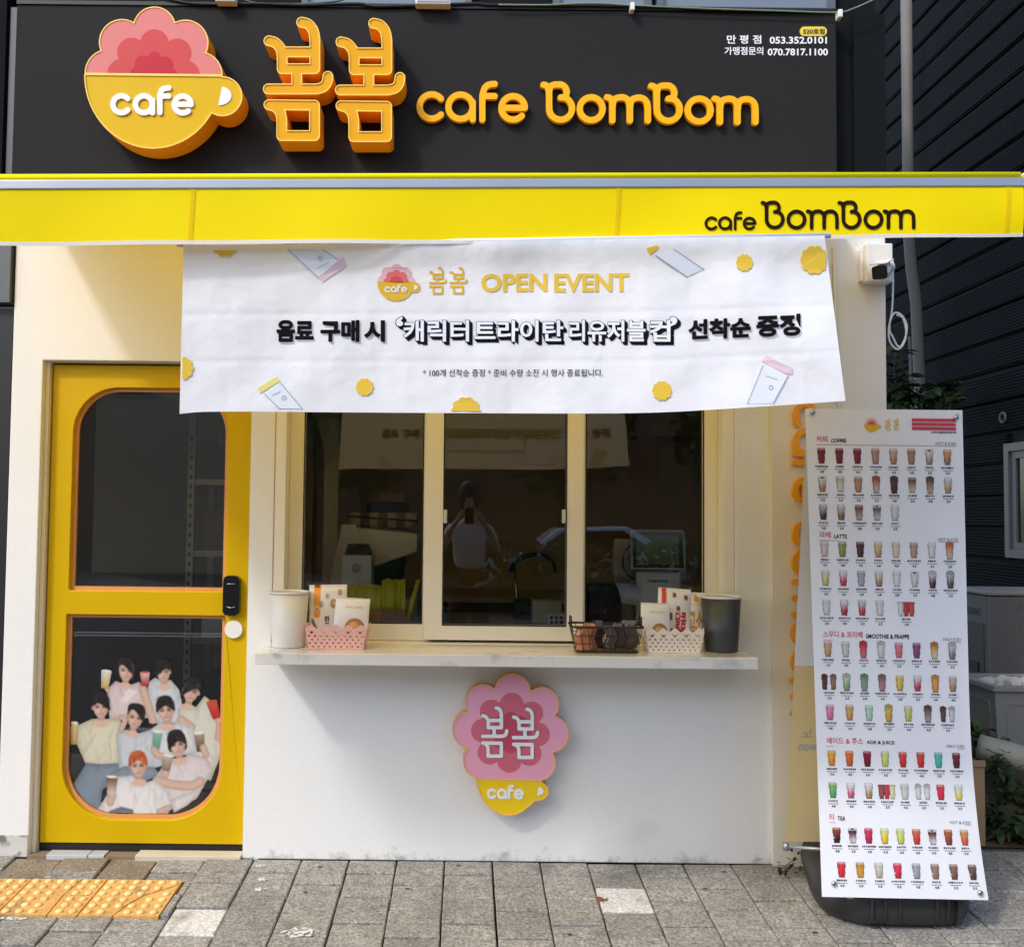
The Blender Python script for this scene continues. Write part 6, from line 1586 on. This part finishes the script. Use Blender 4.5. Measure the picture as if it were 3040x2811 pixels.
# parked white car at the far kerb
car = thing("parked_car", "white car parked at the far kerb across the street", "car", (2.4, -14.6, -.21))
prof = [(-2.1, .35), (-2.15, .75), (-1.9, .95), (-1.2, 1.02), (-.65, 1.45), (.7, 1.5), (1.45, 1.05), (2.05, .95), (2.15, .7), (2.1, .35)]
def carbody(w, zoff, pr, x=2.4, y=-14.6):
    n = len(pr); v = [(x + a, y + s * w * (1 - .12 * max(0, b - .95) / .5), zoff + b) for s in (-1, 1) for a, b in pr]
    return MB().add(v, [tuple(range(n)), tuple(range(n, 2 * n))[::-1]] + [(i, (i + 1) % n, n + (i + 1) % n, n + i) for i in range(n)])
build("body", carbody(.87, -.211, prof), mat("car_white", (236, 236, 236), .25, coat=.6), car, bevel=.05, seg=3)
build("side_glass", carbody(.885, -.211, [(-1.0, 1.04), (-.58, 1.38), (.62, 1.42), (1.15, 1.06)]), mat("car_glass", (24, 28, 30), .05), car)
for a in (-1.35, 1.35):
    for s in (-1, 1):
        wh = MB().lathe(0, 0, [(.001, -.1), (.33, -.1), (.34, -.08), (.34, .08), (.33, .1), (.001, .1)], 24)
        wh.v = [(2.4 + a + x, -14.6 + s * .8 + z, -.211 + .34 + y) for x, y, z in wh.v]; w_ = build("wheel", wh, M_mblk, car)
        rm = MB().lathe(0, 0, [(.001, 0), (.2, 0), (.2, .01), (.001, .02)], 16); rm.v = [(2.4 + a + x, -14.6 + s * .905 + s * z, -.211 + .34 + y) for x, y, z in rm.v]; build("rim", rm, M_steel, w_)
for a, nm in ((2.12, "headlight"), (-2.12, "tail_light")):
    for s in (-.6, .6): build(nm, MB().box(2.4 + a - .05, 2.4 + a + .03, -14.6 + s - .14, -14.6 + s + .14, .48, .6), mat(nm + "_glass", (230, 230, 220) if a > 0 else (170, 20, 20), .2), car, bevel=.02)
# the person taking the picture, seen in the middle pane
pp = thing("person", "person in a white top and dark trousers raising a phone in both hands", "person", (0, -4.62, gz(-4.6)))
def skin(name, J, E_, m, sub=2, root=0):
    me = bpy.data.meshes.new(name); me.from_pydata([j[:3] for j in J], E_, []); o = bpy.data.objects.new(name, me); COL.objects.link(o); me.materials.append(m)
    md = o.modifiers.new("skin", 'SKIN'); s_ = me.skin_vertices[0].data if me.skin_vertices else None
    if s_ is None:
        bpy.context.view_layer.objects.active = o; 
        bm = bmesh.new(); bm.from_mesh(me); bm.verts.layers.skin.verify(); bm.to_mesh(me); bm.free(); s_ = me.skin_vertices[0].data
    for i, j in enumerate(J):
        r = j[3]; s_[i].radius = r if isinstance(r, tuple) else (r, r)
    s_[root].use_root = True; md.use_smooth_shade = True
    sb_ = o.modifiers.new("sub", 'SUBSURF'); sb_.levels = sub; sb_.render_levels = sub; adopt(o, pp); return o
g0 = gz(-4.6) - .105 + .0                      # street level where the person stands
px_, py0 = .03, -4.62; zg = -.21
Mskin = mat("skin_tone", (206, 160, 136), .5); Mtop = mat("white_top", (226, 226, 228), .8, noise=(9, .04)); Mtr = mat("dark_trousers", (52, 38, 32), .8)
J = [(px_, py0, 1.0, .1), (px_, py0, 1.2, .1), (px_, py0, 1.38, .07), (px_, py0 + .02, 1.45, .045), (px_, py0 + .05, 1.53, .055), (px_, py0 + .05, 1.64, .075), (px_, py0 + .04, 1.72, .05)]
E_ = [(i, i + 1) for i in range(6)]
for s in (-1, 1):
    n = len(J); J += [(px_ + s * .17, py0, 1.34, .045), (px_ + s * .27, py0 + .1, 1.14, .038), (px_ + s * .17, py0 + .33, 1.34, .028), (px_ + s * .11, py0 + .40, 1.43, .022), (px_ + s * .085, py0 + .44, 1.475, .026)]
    E_ += [(2, n)] + [(n + i, n + i + 1) for i in range(4)]
    for f in range(4):
        k = len(J); J += [(px_ + s * (.075 - .004 * f), py0 + .465, 1.505 - .017 * f, .0085), (px_ + s * .05, py0 + .475 + .002 * f, 1.512 - .018 * f, .0078)]
        E_ += [(n + 4, k), (k, k + 1)]
    k = len(J); J += [(px_ + s * .065, py0 + .43, 1.455, .009), (px_ + s * .05, py0 + .435, 1.47, .008)]; E_ += [(n + 4, k), (k, k + 1)]
skin("body", J, E_, Mskin)
J = [(px_, py0, .95, (.17, .125)), (px_, py0, 1.15, (.155, .115)), (px_, py0, 1.32, (.155, .105)), (px_, py0, 1.39, (.075, .07))]
E_ = [(0, 1), (1, 2), (2, 3)]
for s in (-1, 1):
    n = len(J); J += [(px_ + s * .17, py0, 1.345, .06), (px_ + s * .235, py0 + .05, 1.22, .062)]; E_ += [(2, n), (n, n + 1)]
skin("top", J, E_, Mtop)
J = [(px_, py0, .92, (.165, .125))]; E_ = []
for s in (-1, 1):
    n = len(J); J += [(px_ + s * .1, py0, .8, .1), (px_ + s * .11, py0 + .02, .38, .085), (px_ + s * .12, py0, -.1, .08)]; E_ += [(0, n), (n, n + 1), (n + 1, n + 2)]
skin("trousers", J, E_, Mtr)
for s in (-1, 1): build("shoe", MB().tube([(px_ + s * .12, py0 - .08, zg + .05), (px_ + s * .12, py0 + .02, zg + .055), (px_ + s * .125, py0 + .12, zg + .04), (px_ + s * .128, py0 + .18, zg + .03)], [.035, .048, .042, .028], 12), M_mblk, pp)
hr = MB().lathe(px_, py0 + .03, [(.001, 1.80), (.06, 1.79), (.098, 1.74), (.105, 1.66), (.098, 1.58), (.07, 1.54), (.001, 1.54)], 20, sy=1.05); hr.v = [(x, y - .03 if z < 1.72 else y, z) for x, y, z in hr.v]
build("hair", hr, mat("hair_dark", (36, 28, 24), .6), pp)
ph = tag(build("phone", MB().box(px_ - .045, px_ + .075 - .04, -4.157, -4.149, 1.40, 1.545), M_blk, bevel=.004), "black phone held up by the person across from the window", "phone")
